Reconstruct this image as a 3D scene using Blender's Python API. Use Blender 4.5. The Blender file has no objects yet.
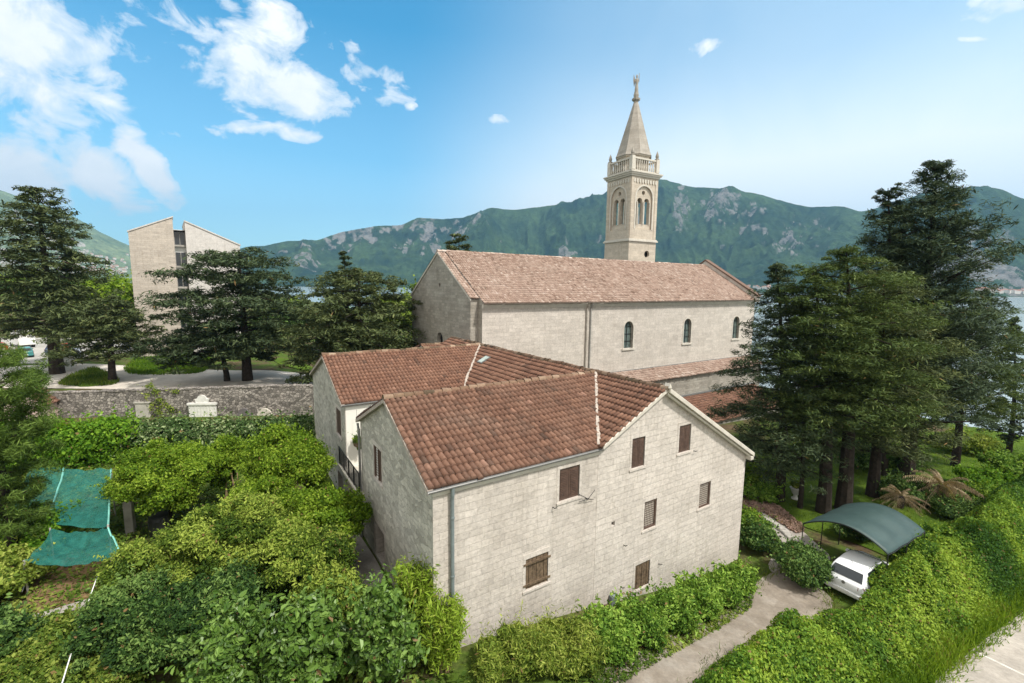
import bpy, bmesh, math, random
import numpy as np
from mathutils import Vector, Matrix
R = math.radians
rng = np.random.default_rng(7)
random.seed(7)
scene = bpy.context.scene
COL = scene.collection

# ------------------------------------------------------------------ camera
F, PITCH, ROLL, H = 456.26, .1221, .0122, 14.4
fw = np.array([0, math.cos(PITCH), -math.sin(PITCH)]); rt0 = np.array([1., 0, 0]); up0 = np.array([0, math.sin(PITCH), math.cos(PITCH)])
c_, s_ = math.cos(ROLL), math.sin(ROLL)
rt = c_*rt0 + s_*up0; up = -s_*rt0 + c_*up0
cam = bpy.data.cameras.new('camera'); camo = bpy.data.objects.new('camera', cam); COL.objects.link(camo)
M = Matrix.Identity(4)
for i in range(3):
    M[i][0], M[i][1], M[i][2] = rt[i], up[i], -fw[i]
M[2][3] = H
camo.matrix_world = M
cam.sensor_width = 36; cam.lens = F/1024*36; cam.clip_start = .1; cam.clip_end = 40000
scene.camera = camo

AZ = .9996
A = np.array([math.sin(AZ), math.cos(AZ), 0]); B = np.array([-math.cos(AZ), math.sin(AZ), 0]); C0 = np.array([-2.411, 13.507, 0])
ROT = math.pi/2 - AZ
def ray(px, py):
    dx, dy = px-512, py-341.5
    d = rt*dx/F - up*dy/F + fw
    return d
def sm(a, b, x):
    t = np.clip((x-a)/(b-a), 0, 1); return t*t*(3-2*t)
def ground(x, y):
    x = np.asarray(x, float); y = np.asarray(y, float)
    s = (x-C0[0])*A[0] + (y-C0[1])*A[1]; t = (x-C0[0])*B[0] + (y-C0[1])*B[1]
    h = 2.4*(1-sm(-1.5, 17, s))
    h = h + .8*sm(41.5, 46, y)*(1-sm(-2, 12, s))
    h = h - 1.0*sm(25, 60, s) - 6*sm(66, 80, s)
    return h
def at(px, py, dz=0.):
    """point of the ground (lifted by dz) seen along a direction, by marching"""
    d = ray(px, py); o = np.array([0, 0, H]); t = 5.
    lo = t
    while t < 400:
        p = o + d*t
        if p[2] < ground(p[0], p[1]) + dz: break
        lo = t; t += .5
    hi = t
    for _ in range(30):
        m = (lo+hi)/2; p = o+d*m
        if p[2] < ground(p[0], p[1]) + dz: hi = m
        else: lo = m
    p = o+d*hi
    return np.array([p[0], p[1], ground(p[0], p[1])])
def atY(px, py, Y):
    d = ray(px, py); return np.array([0, 0, H]) + d*Y/d[1]
def W(s, t, z=0.): return C0 + s*A + t*B + np.array([0, 0, z])
def G(x, y): return np.array([x, y, float(ground(x, y))])

# ------------------------------------------------------------------ object helpers
def tag(o, label=None, cat=None, group=None, kind=None):
    if label: o['label'] = label
    if cat: o['category'] = cat
    if group: o['group'] = group
    if kind: o['kind'] = kind
    return o
def empty(name, loc, rz=0., label=None, cat=None, group=None):
    o = bpy.data.objects.new(name, None); COL.objects.link(o)
    o.location = tuple(loc); o.rotation_euler = (0, 0, rz); o.empty_display_size = .2
    return tag(o, label, cat, group)
def link(name, me, mat, parent=None, loc=None, rz=0.):
    o = bpy.data.objects.new(name, me); COL.objects.link(o)
    for m in (mat if isinstance(mat, (list, tuple)) else [mat]): me.materials.append(m)
    if parent: o.parent = parent
    if loc is not None: o.location = tuple(loc); o.rotation_euler = (0, 0, rz)
    return o
def box_uv(me):
    n = len(me.loops)
    if not n: return
    uv = me.uv_layers.new(name='UVMap')
    co = np.empty(len(me.vertices)*3); me.vertices.foreach_get('co', co); co = co.reshape(-1, 3)
    lv = np.empty(n, int); me.loops.foreach_get('vertex_index', lv)
    pn = np.empty(len(me.polygons)*3); me.polygons.foreach_get('normal', pn); pn = pn.reshape(-1, 3)
    lt = np.empty(len(me.polygons), int); me.polygons.foreach_get('loop_total', lt)
    ln = np.repeat(pn, lt, axis=0); P = co[lv]
    flat = np.abs(ln[:, 2]) > .75
    tx = np.stack([-ln[:, 1], ln[:, 0]], 1); l = np.linalg.norm(tx, axis=1, keepdims=True); tx = tx/np.maximum(l, 1e-6)
    # snap tangent to main axes so courses are continuous
    u = np.where(flat, P[:, 0], P[:, 0]*tx[:, 0]+P[:, 1]*tx[:, 1]); v = np.where(flat, P[:, 1], P[:, 2])
    uv.data.foreach_set('uv', np.stack([u, v], 1).ravel())
class MB:
    def __init__(self): self.v = []; self.f = []
    def add(self, vs, fs):
        b = len(self.v); self.v += [tuple(map(float, p)) for p in vs]; self.f += [tuple(i+b for i in q) for q in fs]; return self
    def box(self, x0, x1, y0, y1, z0, z1):
        return self.add([(x0,y0,z0),(x1,y0,z0),(x1,y1,z0),(x0,y1,z0),(x0,y0,z1),(x1,y0,z1),(x1,y1,z1),(x0,y1,z1)],
                        [(3,2,1,0),(4,5,6,7),(0,1,5,4),(1,2,6,5),(2,3,7,6),(3,0,4,7)])
    def prism(self, pts, d):
        """closed prism from a planar polygon (list of 3d points) pushed by vector d"""
        n = len(pts); p = [np.array(q, float) for q in pts]; d = np.array(d, float)
        nrm = sum((np.cross(p[i], p[(i+1) % n]) for i in range(n)), np.zeros(3))
        if nrm @ d > 0: p = p[::-1]
        vs = p + [q+d for q in p]
        return self.add(vs, [tuple(range(n)), tuple(range(2*n-1, n-1, -1))] + [((i+1) % n, i, n+i, n+(i+1) % n) for i in range(n)])
    def tube(self, pts, r, n=8, cap=True):
        pts = [np.array(p, float) for p in pts]; rs = r if hasattr(r, '__len__') else [r]*len(pts)
        vs = []; fs = []
        for i, p in enumerate(pts):
            d = pts[min(i+1, len(pts)-1)]-pts[max(i-1, 0)]; d = d/max(np.linalg.norm(d), 1e-9)
            a = np.cross(d, [0, 0, 1.]) if abs(d[2]) < .95 else np.cross(d, [1., 0, 0]); a /= np.linalg.norm(a); b = np.cross(d, a)
            vs += [p+rs[i]*(math.cos(2*math.pi*k/n)*a+math.sin(2*math.pi*k/n)*b) for k in range(n)]
        for i in range(len(pts)-1):
            fs += [(i*n+(k+1) % n, i*n+k, (i+1)*n+k, (i+1)*n+(k+1) % n) for k in range(n)]
        if cap: fs += [tuple(range(n)), tuple(range(len(vs)-1, len(vs)-n-1, -1))]
        return self.add(vs, fs)
    def lathe(self, prof, c=(0, 0, 0), n=12):
        vs = []; fs = []
        for r, z in prof: vs += [(c[0]+r*math.cos(2*math.pi*k/n), c[1]+r*math.sin(2*math.pi*k/n), c[2]+z) for k in range(n)]
        for i in range(len(prof)-1): fs += [(i*n+k, i*n+(k+1) % n, (i+1)*n+(k+1) % n, (i+1)*n+k) for k in range(n)]
        fs += [tuple(range(n-1, -1, -1)), tuple(range(len(vs)-n, len(vs)))]
        return self.add(vs, fs)
    def grid(self, fn, nu, nv, thick=None):
        vs = [fn(i/nu, j/nv) for j in range(nv+1) for i in range(nu+1)]
        fs = [(j*(nu+1)+i, j*(nu+1)+i+1, (j+1)*(nu+1)+i+1, (j+1)*(nu+1)+i) for j in range(nv) for i in range(nu)]
        return self.add(vs, fs)
    def mesh(self, name):
        me = bpy.data.meshes.new(name); me.from_pydata(self.v, [], self.f); me.update(); return me
    def build(self, name, mat, parent=None, loc=None, rz=0., smooth=False, bevel=0., uv=True):
        me = self.mesh(name)
        if bevel:
            bm = bmesh.new(); bm.from_mesh(me)
            bmesh.ops.bevel(bm, geom=bm.edges[:], offset=bevel, segments=1, affect='EDGES', clamp_overlap=True)
            bm.to_mesh(me); bm.free()
        if smooth: me.polygons.foreach_set('use_smooth', [True]*len(me.polygons))
        if uv: box_uv(me)
        return link(name, me, mat, parent, loc, rz)
def cut(o, cutters):
    """subtract closed solids (MB) from the object's mesh"""
    me = MB()
    for c in cutters: me.add(c.v, c.f)
    cm = me.mesh('cutter'); co = bpy.data.objects.new('cutter', cm); COL.objects.link(co); co.matrix_world = Matrix.Identity(4)
    tmp = bpy.data.objects.new('target', o.data); COL.objects.link(tmp)
    m = tmp.modifiers.new('b', 'BOOLEAN'); m.operation = 'DIFFERENCE'; m.solver = 'EXACT'; m.use_self = True; m.object = co
    dg = bpy.context.evaluated_depsgraph_get(); dg.update()
    new = bpy.data.meshes.new_from_object(tmp.evaluated_get(dg))
    bpy.data.objects.remove(tmp); bpy.data.objects.remove(co)
    for l in list(new.uv_layers): new.uv_layers.remove(l)
    box_uv(new); o.data = new
    return o
def np_mesh(name, V, Fq, mat, parent=None, attr=None, smooth=False, loc=None, rz=0.):
    """V (n,3), Fq (m,k) int array; attr (m,) float per face"""
    me = bpy.data.meshes.new(name); V = np.asarray(V, np.float32); Fq = np.asarray(Fq, np.int32)
    me.vertices.add(len(V)); me.vertices.foreach_set('co', V.ravel())
    k = Fq.shape[1]; me.loops.add(Fq.size); me.loops.foreach_set('vertex_index', Fq.ravel())
    me.polygons.add(len(Fq)); me.polygons.foreach_set('loop_start', np.arange(0, Fq.size, k, dtype=np.int32))
    if smooth: me.polygons.foreach_set('use_smooth', np.ones(len(Fq), bool))
    me.update(calc_edges=True)
    if attr is not None:
        a = me.attributes.new('v', 'FLOAT', 'FACE'); a.data.foreach_set('value', np.asarray(attr, np.float32))
    return link(name, me, mat, parent, loc, rz)

# ------------------------------------------------------------------ materials
class NT:
    def __init__(self, name, rough=.8, spec=.3):
        self.m = bpy.data.materials.new(name); self.m.use_nodes = True; self.t = self.m.node_tree
        self.b = self.t.nodes['Principled BSDF']; self.out = self.t.nodes['Material Output']
        self.b.inputs['Roughness'].default_value = rough; self.b.inputs['Specular IOR Level'].default_value = spec
    def n(self, typ, **kw):
        x = self.t.nodes.new(typ)
        for k, v in kw.items():
            if k in x.inputs.keys() if isinstance(k, str) else False: x.inputs[k].default_value = v
            else: setattr(x, k, v)
        return x
    def l(self, a, b): self.t.links.new(a, b)
    def noise(self, vec, scale, detail=6, rough=.6, dist=0.):
        x = self.t.nodes.new('ShaderNodeTexNoise'); x.inputs['Scale'].default_value = scale; x.inputs['Detail'].default_value = detail
        x.inputs['Roughness'].default_value = rough; x.inputs['Distortion'].default_value = dist
        if vec is not None: self.l(vec, x.inputs['Vector'])
        return x.outputs['Fac']
    def ramp(self, fac, stops, interp='LINEAR'):
        x = self.t.nodes.new('ShaderNodeValToRGB'); cr = x.color_ramp; cr.interpolation = interp
        while len(cr.elements) < len(stops): cr.elements.new(.5)
        for e, (p, c) in zip(cr.elements, stops):
            e.position = p; e.color = tuple(c)+(1,) if hasattr(c, '__len__') else (c, c, c, 1)
        self.l(fac, x.inputs[0]); return x.outputs[0]
    def mix(self, fac, a, b, mode='MIX'):
        x = self.t.nodes.new('ShaderNodeMix'); x.data_type = 'RGBA'; x.blend_type = mode; x.clamp_result = False
        for i, v in ((0, fac), (6, a), (7, b)):
            if isinstance(v, (int, float)): x.inputs[i].default_value = v
            elif isinstance(v, tuple): x.inputs[i].default_value = v+(1,)
            else: self.l(v, x.inputs[i])
        return x.outputs[2]
    def math(self, op, a, b=0., c=None):
        x = self.t.nodes.new('ShaderNodeMath'); x.operation = op
        for i, v in ((0, a), (1, b), (2, c)):
            if v is None: continue
            if isinstance(v, (int, float)): x.inputs[i].default_value = v
            else: self.l(v, x.inputs[i])
        return x.outputs[0]
    def obj(self): return self.t.nodes.new('ShaderNodeTexCoord').outputs['Object']
    def uv(self): return self.t.nodes.new('ShaderNodeTexCoord').outputs['UV']
    def pos(self): return self.t.nodes.new('ShaderNodeNewGeometry').outputs['Position']
    def attr(self, name='v'):
        x = self.t.nodes.new('ShaderNodeAttribute'); x.attribute_name = name; return x.outputs['Fac']
    def color(self, c):
        if isinstance(c, tuple): self.b.inputs['Base Color'].default_value = c+(1,)
        else: self.l(c, self.b.inputs['Base Color'])
    def bump(self, h, strength=.4, dist=.03):
        x = self.t.nodes.new('ShaderNodeBump'); x.inputs['Strength'].default_value = strength; x.inputs['Distance'].default_value = dist
        self.l(h, x.inputs['Height']); self.l(x.outputs[0], self.b.inputs['Normal'])
def mul(c, k): return tuple(x*k for x in c)
def plain(name, c, rough=.6, spec=.3, metal=0., var=.25, scale=3.):
    m = NT(name, rough, spec); m.b.inputs['Metallic'].default_value = metal
    n = m.noise(m.obj(), scale, 5)
    m.color(m.ramp(n, [(.3, mul(c, 1-var)), (.7, mul(c, 1+var))])); return m.m
def stone(name, c, bw=.55, bh=.27, mortar=.012, var=.16, rub=.0, stain=.35, mcol=None, bump=.5, dark=(.5, .48, .45), mix_m=.55):
    """coursed stone in metric wall coordinates"""
    m = NT(name, .9, .15); uv = m.uv()
    nz = m.t.nodes.new('ShaderNodeTexNoise'); nz.inputs['Scale'].default_value = 1.9; nz.inputs['Detail'].default_value = 7; nz.inputs['Roughness'].default_value = .68; m.l(uv, nz.inputs['Vector'])
    off = m.t.nodes.new('ShaderNodeVectorMath'); off.operation = 'MULTIPLY_ADD'
    m.l(nz.outputs['Color'], off.inputs[0]); off.inputs[1].default_value = (.15+rub, .075+rub*.6, 0); m.l(uv, off.inputs[2])
    br = m.t.nodes.new('ShaderNodeTexBrick'); m.l(off.outputs[0], br.inputs['Vector'])
    br.inputs['Scale'].default_value = 1; br.inputs['Brick Width'].default_value = bw; br.inputs['Row Height'].default_value = bh
    br.inputs['Mortar Size'].default_value = mortar; br.inputs['Mortar Smooth'].default_value = .6; br.inputs['Bias'].default_value = 0
    br.offset = .37; br.squash = 1.6; br.squash_frequency = 3
    br.inputs['Color1'].default_value = mul(c, 1+var)+(1,); br.inputs['Color2'].default_value = mul(c, 1-var)+(1,)
    br.inputs['Mortar'].default_value = (mcol or mul(c, .895))+(1,)
    n1 = m.noise(uv, .55, 7, .65); n2 = m.noise(uv, 7, 5, .7); n3 = m.noise(uv, 2.2, 4, .6, .5)
    col = m.mix(m.ramp(n1, [(.38, 0.), (.7, stain)]), br.outputs['Color'], m.mix(1., br.outputs['Color'], dark, 'MULTIPLY'))
    col = m.mix(.75, col, m.ramp(n2, [(.25, .62), (.55, 1.), (.8, 1.18)]), 'MULTIPLY')
    col = m.mix(.6, col, m.ramp(n3, [(.3, .8), (.6, 1.08)]), 'MULTIPLY')
    mp2 = m.t.nodes.new('ShaderNodeMapping'); mp2.inputs['Scale'].default_value = (2.6, .22, 1); m.l(uv, mp2.inputs[0])
    col = m.mix(m.ramp(m.noise(mp2.outputs[0], 1., 5, .65), [(.52, 0.), (.76, .36)]), col, m.mix(1., col, (.62, .59, .54), 'MULTIPLY'))
    mp3 = m.t.nodes.new('ShaderNodeMapping'); mp3.inputs['Scale'].default_value = (1.5, 4.6, 1); m.l(uv, mp3.inputs[0])
    chip = m.math('MULTIPLY', m.ramp(m.noise(mp3.outputs[0], 1.3, 6, .7), [(.56, 0.), (.68, .55)]), m.ramp(m.noise(uv, .28, 3, .5), [(.42, 0.), (.6, 1.)]))
    col = m.mix(chip, col, m.mix(1., col, (.66, .63, .60), 'MULTIPLY'))
    m.color(col)
    hgt = m.math('ADD', m.math('MULTIPLY', m.math('SUBTRACT', 1., br.outputs['Fac']), .7), m.math('MULTIPLY', n2, .8))
    m.bump(hgt, bump, .035); return m.m
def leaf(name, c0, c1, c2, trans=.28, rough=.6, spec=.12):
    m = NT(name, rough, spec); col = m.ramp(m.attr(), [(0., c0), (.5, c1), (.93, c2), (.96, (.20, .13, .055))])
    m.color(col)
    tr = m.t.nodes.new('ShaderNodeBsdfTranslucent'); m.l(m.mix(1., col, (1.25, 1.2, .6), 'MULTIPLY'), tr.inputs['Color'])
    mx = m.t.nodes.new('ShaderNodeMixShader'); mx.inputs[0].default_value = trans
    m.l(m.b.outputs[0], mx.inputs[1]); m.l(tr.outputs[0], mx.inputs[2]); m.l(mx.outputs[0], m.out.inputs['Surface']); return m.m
def tiles(name, stops, lichen=.3, lc=(.33, .29, .24)):
    m = NT(name, .85, .2); col = m.ramp(m.attr(), stops)
    p = m.obj(); n = m.noise(p, 9, 5, .7); n2 = m.noise(p, .7, 5, .6)
    col = m.mix(.8, col, m.ramp(n, [(.25, .6), (.6, 1.1), (.8, 1.3)]), 'MULTIPLY')
    col = m.mix(m.math('MULTIPLY', m.ramp(n2, [(.45, 0.), (.75, lichen)]), m.ramp(n, [(.4, .3), (.65, 1.)])), col, lc)
    m.color(col); m.bump(n, .3, .02); return m.m
MAT = {}
MAT['facade'] = stone('facade stone', (.56, .51, .462), .46, .245, .009, .075, .035, .5, (.475, .43, .385), .55)
MAT['gable'] = stone('gable stone', (.575, .525, .476), .55, .27, .009, .065, .03, .32, (.49, .45, .40), .7)
def rubble(name, c, sx, sy, var, mcol, bump=1., rnd=1., mw=.06):
    m = NT(name, .92, .12); uv = m.uv(); mp_ = m.t.nodes.new('ShaderNodeMapping'); mp_.inputs['Scale'].default_value = (sx, sy, 1); m.l(uv, mp_.inputs[0])
    nz = m.t.nodes.new('ShaderNodeTexNoise'); nz.inputs['Scale'].default_value = 2.; m.l(uv, nz.inputs['Vector']); off = m.t.nodes.new('ShaderNodeVectorMath'); off.operation = 'MULTIPLY_ADD'; m.l(nz.outputs['Color'], off.inputs[0]); off.inputs[1].default_value = (.5, .5, 0); m.l(mp_.outputs[0], off.inputs[2])
    v1 = m.t.nodes.new('ShaderNodeTexVoronoi'); v2 = m.t.nodes.new('ShaderNodeTexVoronoi'); v2.feature = 'DISTANCE_TO_EDGE'
    for v in (v1, v2): v.voronoi_dimensions = '2D'; v.inputs['Scale'].default_value = 1; v.inputs['Randomness'].default_value = rnd; m.l(off.outputs[0], v.inputs['Vector'])
    sx_ = m.t.nodes.new('ShaderNodeSeparateColor'); m.l(v1.outputs['Color'], sx_.inputs[0])
    col = m.ramp(sx_.outputs[0], [(0., mul(c, 1-var)), (.5, c), (1., tuple(min(.8, q*(1+var)) for q in c))])
    n2 = m.noise(uv, 8, 5, .7); n1 = m.noise(uv, .6, 6, .6)
    col = m.mix(.8, col, m.ramp(n2, [(.25, .6), (.55, 1.), (.8, 1.25)]), 'MULTIPLY'); col = m.mix(.7, col, m.ramp(n1, [(.3, .7), (.65, 1.12)]), 'MULTIPLY')
    ed = m.ramp(v2.outputs['Distance'], [(0., 0.), (mw, 1.)]); m.color(m.mix(ed, mcol, col))
    m.bump(m.math('ADD', ed, m.math('MULTIPLY', n2, .6)), bump, .04); return m.m
MAT['side'] = rubble('rubble stone', (.48, .455, .40), 3.1, 5.4, .24, (.45, .425, .375), .7, .85)
MAT['church'] = stone('church stone', (.575, .525, .473), .7, .33, .011, .08, .02, .28, (.46, .415, .37), .5)
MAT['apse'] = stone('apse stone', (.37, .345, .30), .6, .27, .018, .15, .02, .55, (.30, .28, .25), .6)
MAT['tower'] = stone('tower stone', (.53, .465, .385), .9, .4, .012, .09, .0, .3, (.45, .38, .29), .3)
MAT['spire'] = stone('spire stone', (.37, .34, .30), .9, .4, .012, .10, .0, .5, (.33, .29, .24), .3)
MAT['modern'] = stone('modern cladding', (.50, .44, .38), .9, .3, .012, .10, .0, .12, (.40, .31, .235), .15)
MAT['modern_white'] = stone('pale cladding', (.60, .565, .535), 1.2, .6, .006, .03, .0, .15, (.47, .41, .36), .1)
MAT['rubble'] = rubble('garden wall rubble', (.28, .255, .23), 3.6, 4.8, .5, (.12, .11, .10), 1.2, 1., .09)
MAT['trim'] = plain('pale trim stone', (.52, .485, .425), .85, .2, 0, .12, 2.5)
MAT['mortar'] = plain('mortar', (.38, .33, .285), .9, .1, 0, .3, 6)
MAT['plaster'] = plain('white plaster', (.72, .70, .64), .9, .2, 0, .05, .8)
MAT['pink'] = plain('pink plaster', (.62, .47, .42), .9, .2, 0, .06, 1.)
MAT['shutter'] = plain('brown shutter paint', (.085, .052, .039), .6, .35, 0, .3, 5)
MAT['old_wood'] = plain('weathered wood', (.12, .085, .055), .8, .2, 0, .5, 9)
MAT['dark'] = plain('dark interior', (.012, .012, .012), .9, .1)
MAT['glass'] = plain('window glass', (.02, .025, .03), .08, .6, 0, .2, 2)
MAT['greyglass'] = plain('grey green window glass', (.10, .13, .12), .15, .5, 0, .3, 2)
MAT['zinc'] = plain('zinc gutter', (.19, .19, .185), .5, .4, .3, .15, 3)
MAT['pipe'] = plain('blue grey pipe paint', (.15, .18, .185), .5, .4, 0, .15, 3)
MAT['iron'] = plain('dark iron', (.03, .03, .03), .5, .4, .4, .2)
MAT['white'] = plain('white paint', (.75, .75, .73), .5, .4, 0, .04)
MAT['marble'] = plain('white marble', (.66, .65, .62), .6, .3, 0, .14, 3)
MAT['concrete'] = plain('concrete', (.36, .34, .31), .9, .2, 0, .25, 2)
MAT['bark'] = plain('bark', (.036, .029, .024), .95, .1, 0, .45, 4)
MAT['dry'] = plain('dry stems', (.28, .20, .12), .9, .1, 0, .35, 5)
MAT['tile'] = tiles('roof tiles', [(0., (.075, .046, .034)), (.35, (.138, .074, .051)), (.7, (.188, .104, .071)), (1., (.27, .155, .115))], .35, (.25, .19, .15))
MAT['tile2'] = tiles('brighter roof tiles', [(0., (.09, .052, .038)), (.35, (.162, .084, .057)), (.7, (.215, .116, .078)), (1., (.30, .168, .123))], .25, (.28, .2, .15))
MAT['oldtile'] = tiles('old mottled roof tiles', [(0., (.15, .095, .072)), (.3, (.275, .19, .15)), (.65, (.38, .285, .235)), (1., (.53, .45, .395))], .35, (.33, .29, .25))
MAT['moss_tile'] = tiles('mossy ridge tiles', [(0., (.08, .055, .035)), (.5, (.17, .10, .065)), (1., (.33, .24, .17))], .5, (.14, .13, .075))
L = {}
L['cedar'] = leaf('cedar needles', (0.038, 0.055, 0.022), (0.08, 0.105, 0.04), (0.155, 0.18, 0.068), .12, .7)
L['cedar_dark'] = leaf('dark cypress needles', (0.028, 0.045, 0.022), (0.058, 0.086, 0.04), (0.115, 0.145, 0.066), .1, .7)
L['cedar_blue'] = leaf('blue green cedar needles', (.028, .046, .026), (.058, .088, .046), (.11, .145, .074), .1, .7)
L['pine'] = leaf('pine needles', (0.034, 0.058, 0.016), (0.076, 0.115, 0.032), (0.15, 0.19, 0.056), .18, .65)
L['pine_bright'] = leaf('bright pine needles', (0.035, 0.065, 0.012), (0.09, 0.15, 0.026), (0.18, 0.26, 0.055), .22, .6)
L['hedge'] = leaf('fresh hedge leaves', (0.045, 0.105, 0.014), (0.125, 0.24, 0.03), (0.28, 0.42, 0.075), .3)
L['hedge_yellow'] = leaf('yellow green leaves', (0.065, 0.115, 0.014), (0.185, 0.25, 0.034), (0.36, 0.41, 0.09), .3)
L['vine'] = leaf('vine leaves', (.04, .11, .008), (.10, .22, .014), (.20, .34, .03), .35)
L['bright'] = leaf('bright spring leaves', (0.055, 0.115, 0.008), (0.14, 0.235, 0.016), (0.27, 0.37, 0.04), .35)
L['olive'] = leaf('olive shrub leaves', (0.038, 0.075, 0.01), (0.13, 0.2, 0.024), (0.31, 0.385, 0.07), .28)
L['darkshrub'] = leaf('dark shrub leaves', (0.018, 0.046, 0.012), (0.058, 0.118, 0.024), (0.16, 0.25, 0.065), .22)
L['ivy'] = leaf('ivy leaves', (0.035, 0.07, 0.018), (0.09, 0.155, 0.045), (0.3, 0.36, 0.18), .2)
L['broad'] = leaf('broad glossy leaves', (0.04, 0.09, 0.014), (0.09, 0.17, 0.026), (0.18, 0.29, 0.06), .25, .4, .4)
L['bank'] = leaf('bank creeper leaves', (0.03, 0.082, 0.012), (0.105, 0.205, 0.022), (0.26, 0.365, 0.045), .3)
L['bamboo'] = leaf('bamboo leaves', (0.1, 0.17, 0.015), (0.22, 0.33, 0.03), (0.36, 0.46, 0.07), .35)
L['dryleaf'] = leaf('dry palm fronds', (0.15, 0.115, 0.065), (0.28, 0.215, 0.13), (0.42, 0.34, 0.22), .2)
L['pinkflower'] = leaf('pink brown ground cover', (0.17, 0.12, 0.085), (0.34, 0.225, 0.18), (0.48, 0.33, 0.28), .2)
L['grass'] = leaf('grass blades', (.05, .11, .008), (.10, .19, .014), (.18, .28, .03), .3)
L['weeds'] = leaf('garden weeds', (0.05, 0.095, 0.014), (0.115, 0.185, 0.024), (0.24, 0.29, 0.055), .3)
L['red'] = leaf('red flowers', (.12, .01, .01), (.25, .02, .02), (.3, .05, .03), .2)

# ------------------------------------------------------------------ foliage makers
def unit(v): return v/np.maximum(np.linalg.norm(v, axis=-1, keepdims=True), 1e-9)
def leaf_quads(P, N, size, aspect=.55, jit=.6, r=rng, svar=.35, fold=False):
    """one kite shaped leaf per point"""
    n = len(P); N = unit(N + jit*r.normal(size=(n, 3)))
    T = unit(np.cross(N, r.normal(size=(n, 3)))); Bt = np.cross(N, T)
    s = (size*np.clip(np.exp((svar+.08)*r.normal(size=n)), .38, 1.8))[:, None]
    a = T*s*.5; b = Bt*s*.5*aspect
    if fold:      # two halves folded along the midrib, tip drooping
        up_ = N*s*.13; tip = P+a-N*s*.12; L1 = P-a*.45+b*.9+up_; L2 = P+a*.35+b*.72+up_*.7; R1 = P-a*.45-b*.9+up_; R2 = P+a*.35-b*.72+up_*.7
        V = np.stack([P-a, L1, L2, tip, tip, R2, R1, P-a], 1).reshape(-1, 3); return V, np.arange(8*n).reshape(2*n, 4)
    V = np.stack([P-a, P-a*.1+b+N*s*.06, P+a, P-a*.1-b+N*s*.06], 1).reshape(-1, 3)
    return V, np.arange(4*n).reshape(n, 4)
def clump_points(clumps, n, r=rng, low=-.35, inner=.72):
    """points on the outside of a set of ellipsoid clumps (c, r)"""
    Cc = np.array([c for c, _ in clumps], float); Rr = np.array([q if hasattr(q, '__len__') else (q,)*3 for _, q in clumps], float)
    w = (Rr.prod(1))**(2/3); k = r.choice(len(clumps), size=int(n*1.9), p=w/w.sum())
    d = unit(r.normal(size=(len(k), 3))); d[:, 2] = np.where(d[:, 2] < low, -d[:, 2], d[:, 2])
    rad = 1 - .38*r.random(len(k))**2 + .10*r.normal(size=len(k)) + np.where(r.random(len(k)) < .10, .35*r.random(len(k)), 0)
    P = Cc[k] + Rr[k]*d*rad[:, None]; N = unit(d/Rr[k])
    keep = np.ones(len(k), bool)
    for i in range(len(clumps)):
        q = (((P-Cc[i])/Rr[i])**2).sum(1); keep &= ~((q < inner**2) & (k != i))
    idx = np.where(keep)[0][:n]
    return P[idx], N[idx], k[idx]
ICO = None
def ico(c, r, sub=2):
    bm = bmesh.new(); bmesh.ops.create_icosphere(bm, subdivisions=sub, radius=1)
    V = np.array([v.co[:] for v in bm.verts]); Fc = np.array([[v.index for v in f.verts] for f in bm.faces]); bm.free()
    return V*np.array(r if hasattr(r, '__len__') else (r,)*3)+np.array(c), Fc
def bush_mesh(name, clumps, n, size, mat, parent=None, core=.7, aspect=.55, jit=.6, seed=None, low=-.35, cv=.3, inner=.72, fold=False):
    r = np.random.default_rng(seed if seed is not None else int(rng.integers(1e9)))
    P, N, k = clump_points(clumps, n, r, low, inner)
    k0 = len(P); ns = max(6, int(k0*.022)); ii = r.integers(0, k0, ns); dr = unit(N[ii]*.6+np.array([0, 0, .55])+.4*r.normal(size=(ns, 3))); ln = size*r.uniform(2., 6., ns)
    w_ = np.linspace(.1, 1, 7); Ps = (P[ii][:, None]+dr[:, None]*(ln[:, None]*w_)[:, :, None]).reshape(-1, 3)+size*.3*r.normal(size=(ns*7, 3)); ks = np.repeat(k[ii], 7)
    P = np.concatenate([P, Ps]); N = np.concatenate([N, unit(r.normal(size=Ps.shape)+[0, 0, .8])]); k = np.concatenate([k, ks])
    V, Fq = leaf_quads(P, N, size, aspect, jit, r, fold=fold)
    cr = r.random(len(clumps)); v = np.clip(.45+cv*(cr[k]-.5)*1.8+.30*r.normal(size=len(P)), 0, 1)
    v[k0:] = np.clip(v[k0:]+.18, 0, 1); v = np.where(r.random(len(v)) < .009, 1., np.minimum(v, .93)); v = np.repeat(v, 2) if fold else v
    Vs = [V]; Fs = [Fq]; vs = [v]; off = len(V)
    if core:
        # ragged inner twigs-and-leaf mass: bigger leaves well inside, so the bush is dense
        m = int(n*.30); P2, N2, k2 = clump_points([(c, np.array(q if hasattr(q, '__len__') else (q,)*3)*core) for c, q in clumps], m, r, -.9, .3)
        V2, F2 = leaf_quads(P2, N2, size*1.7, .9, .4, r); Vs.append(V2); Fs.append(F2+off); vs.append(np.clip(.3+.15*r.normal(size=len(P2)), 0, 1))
    return np_mesh(name, np.concatenate(Vs), np.concatenate(Fs), mat, parent, np.concatenate(vs))
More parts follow.
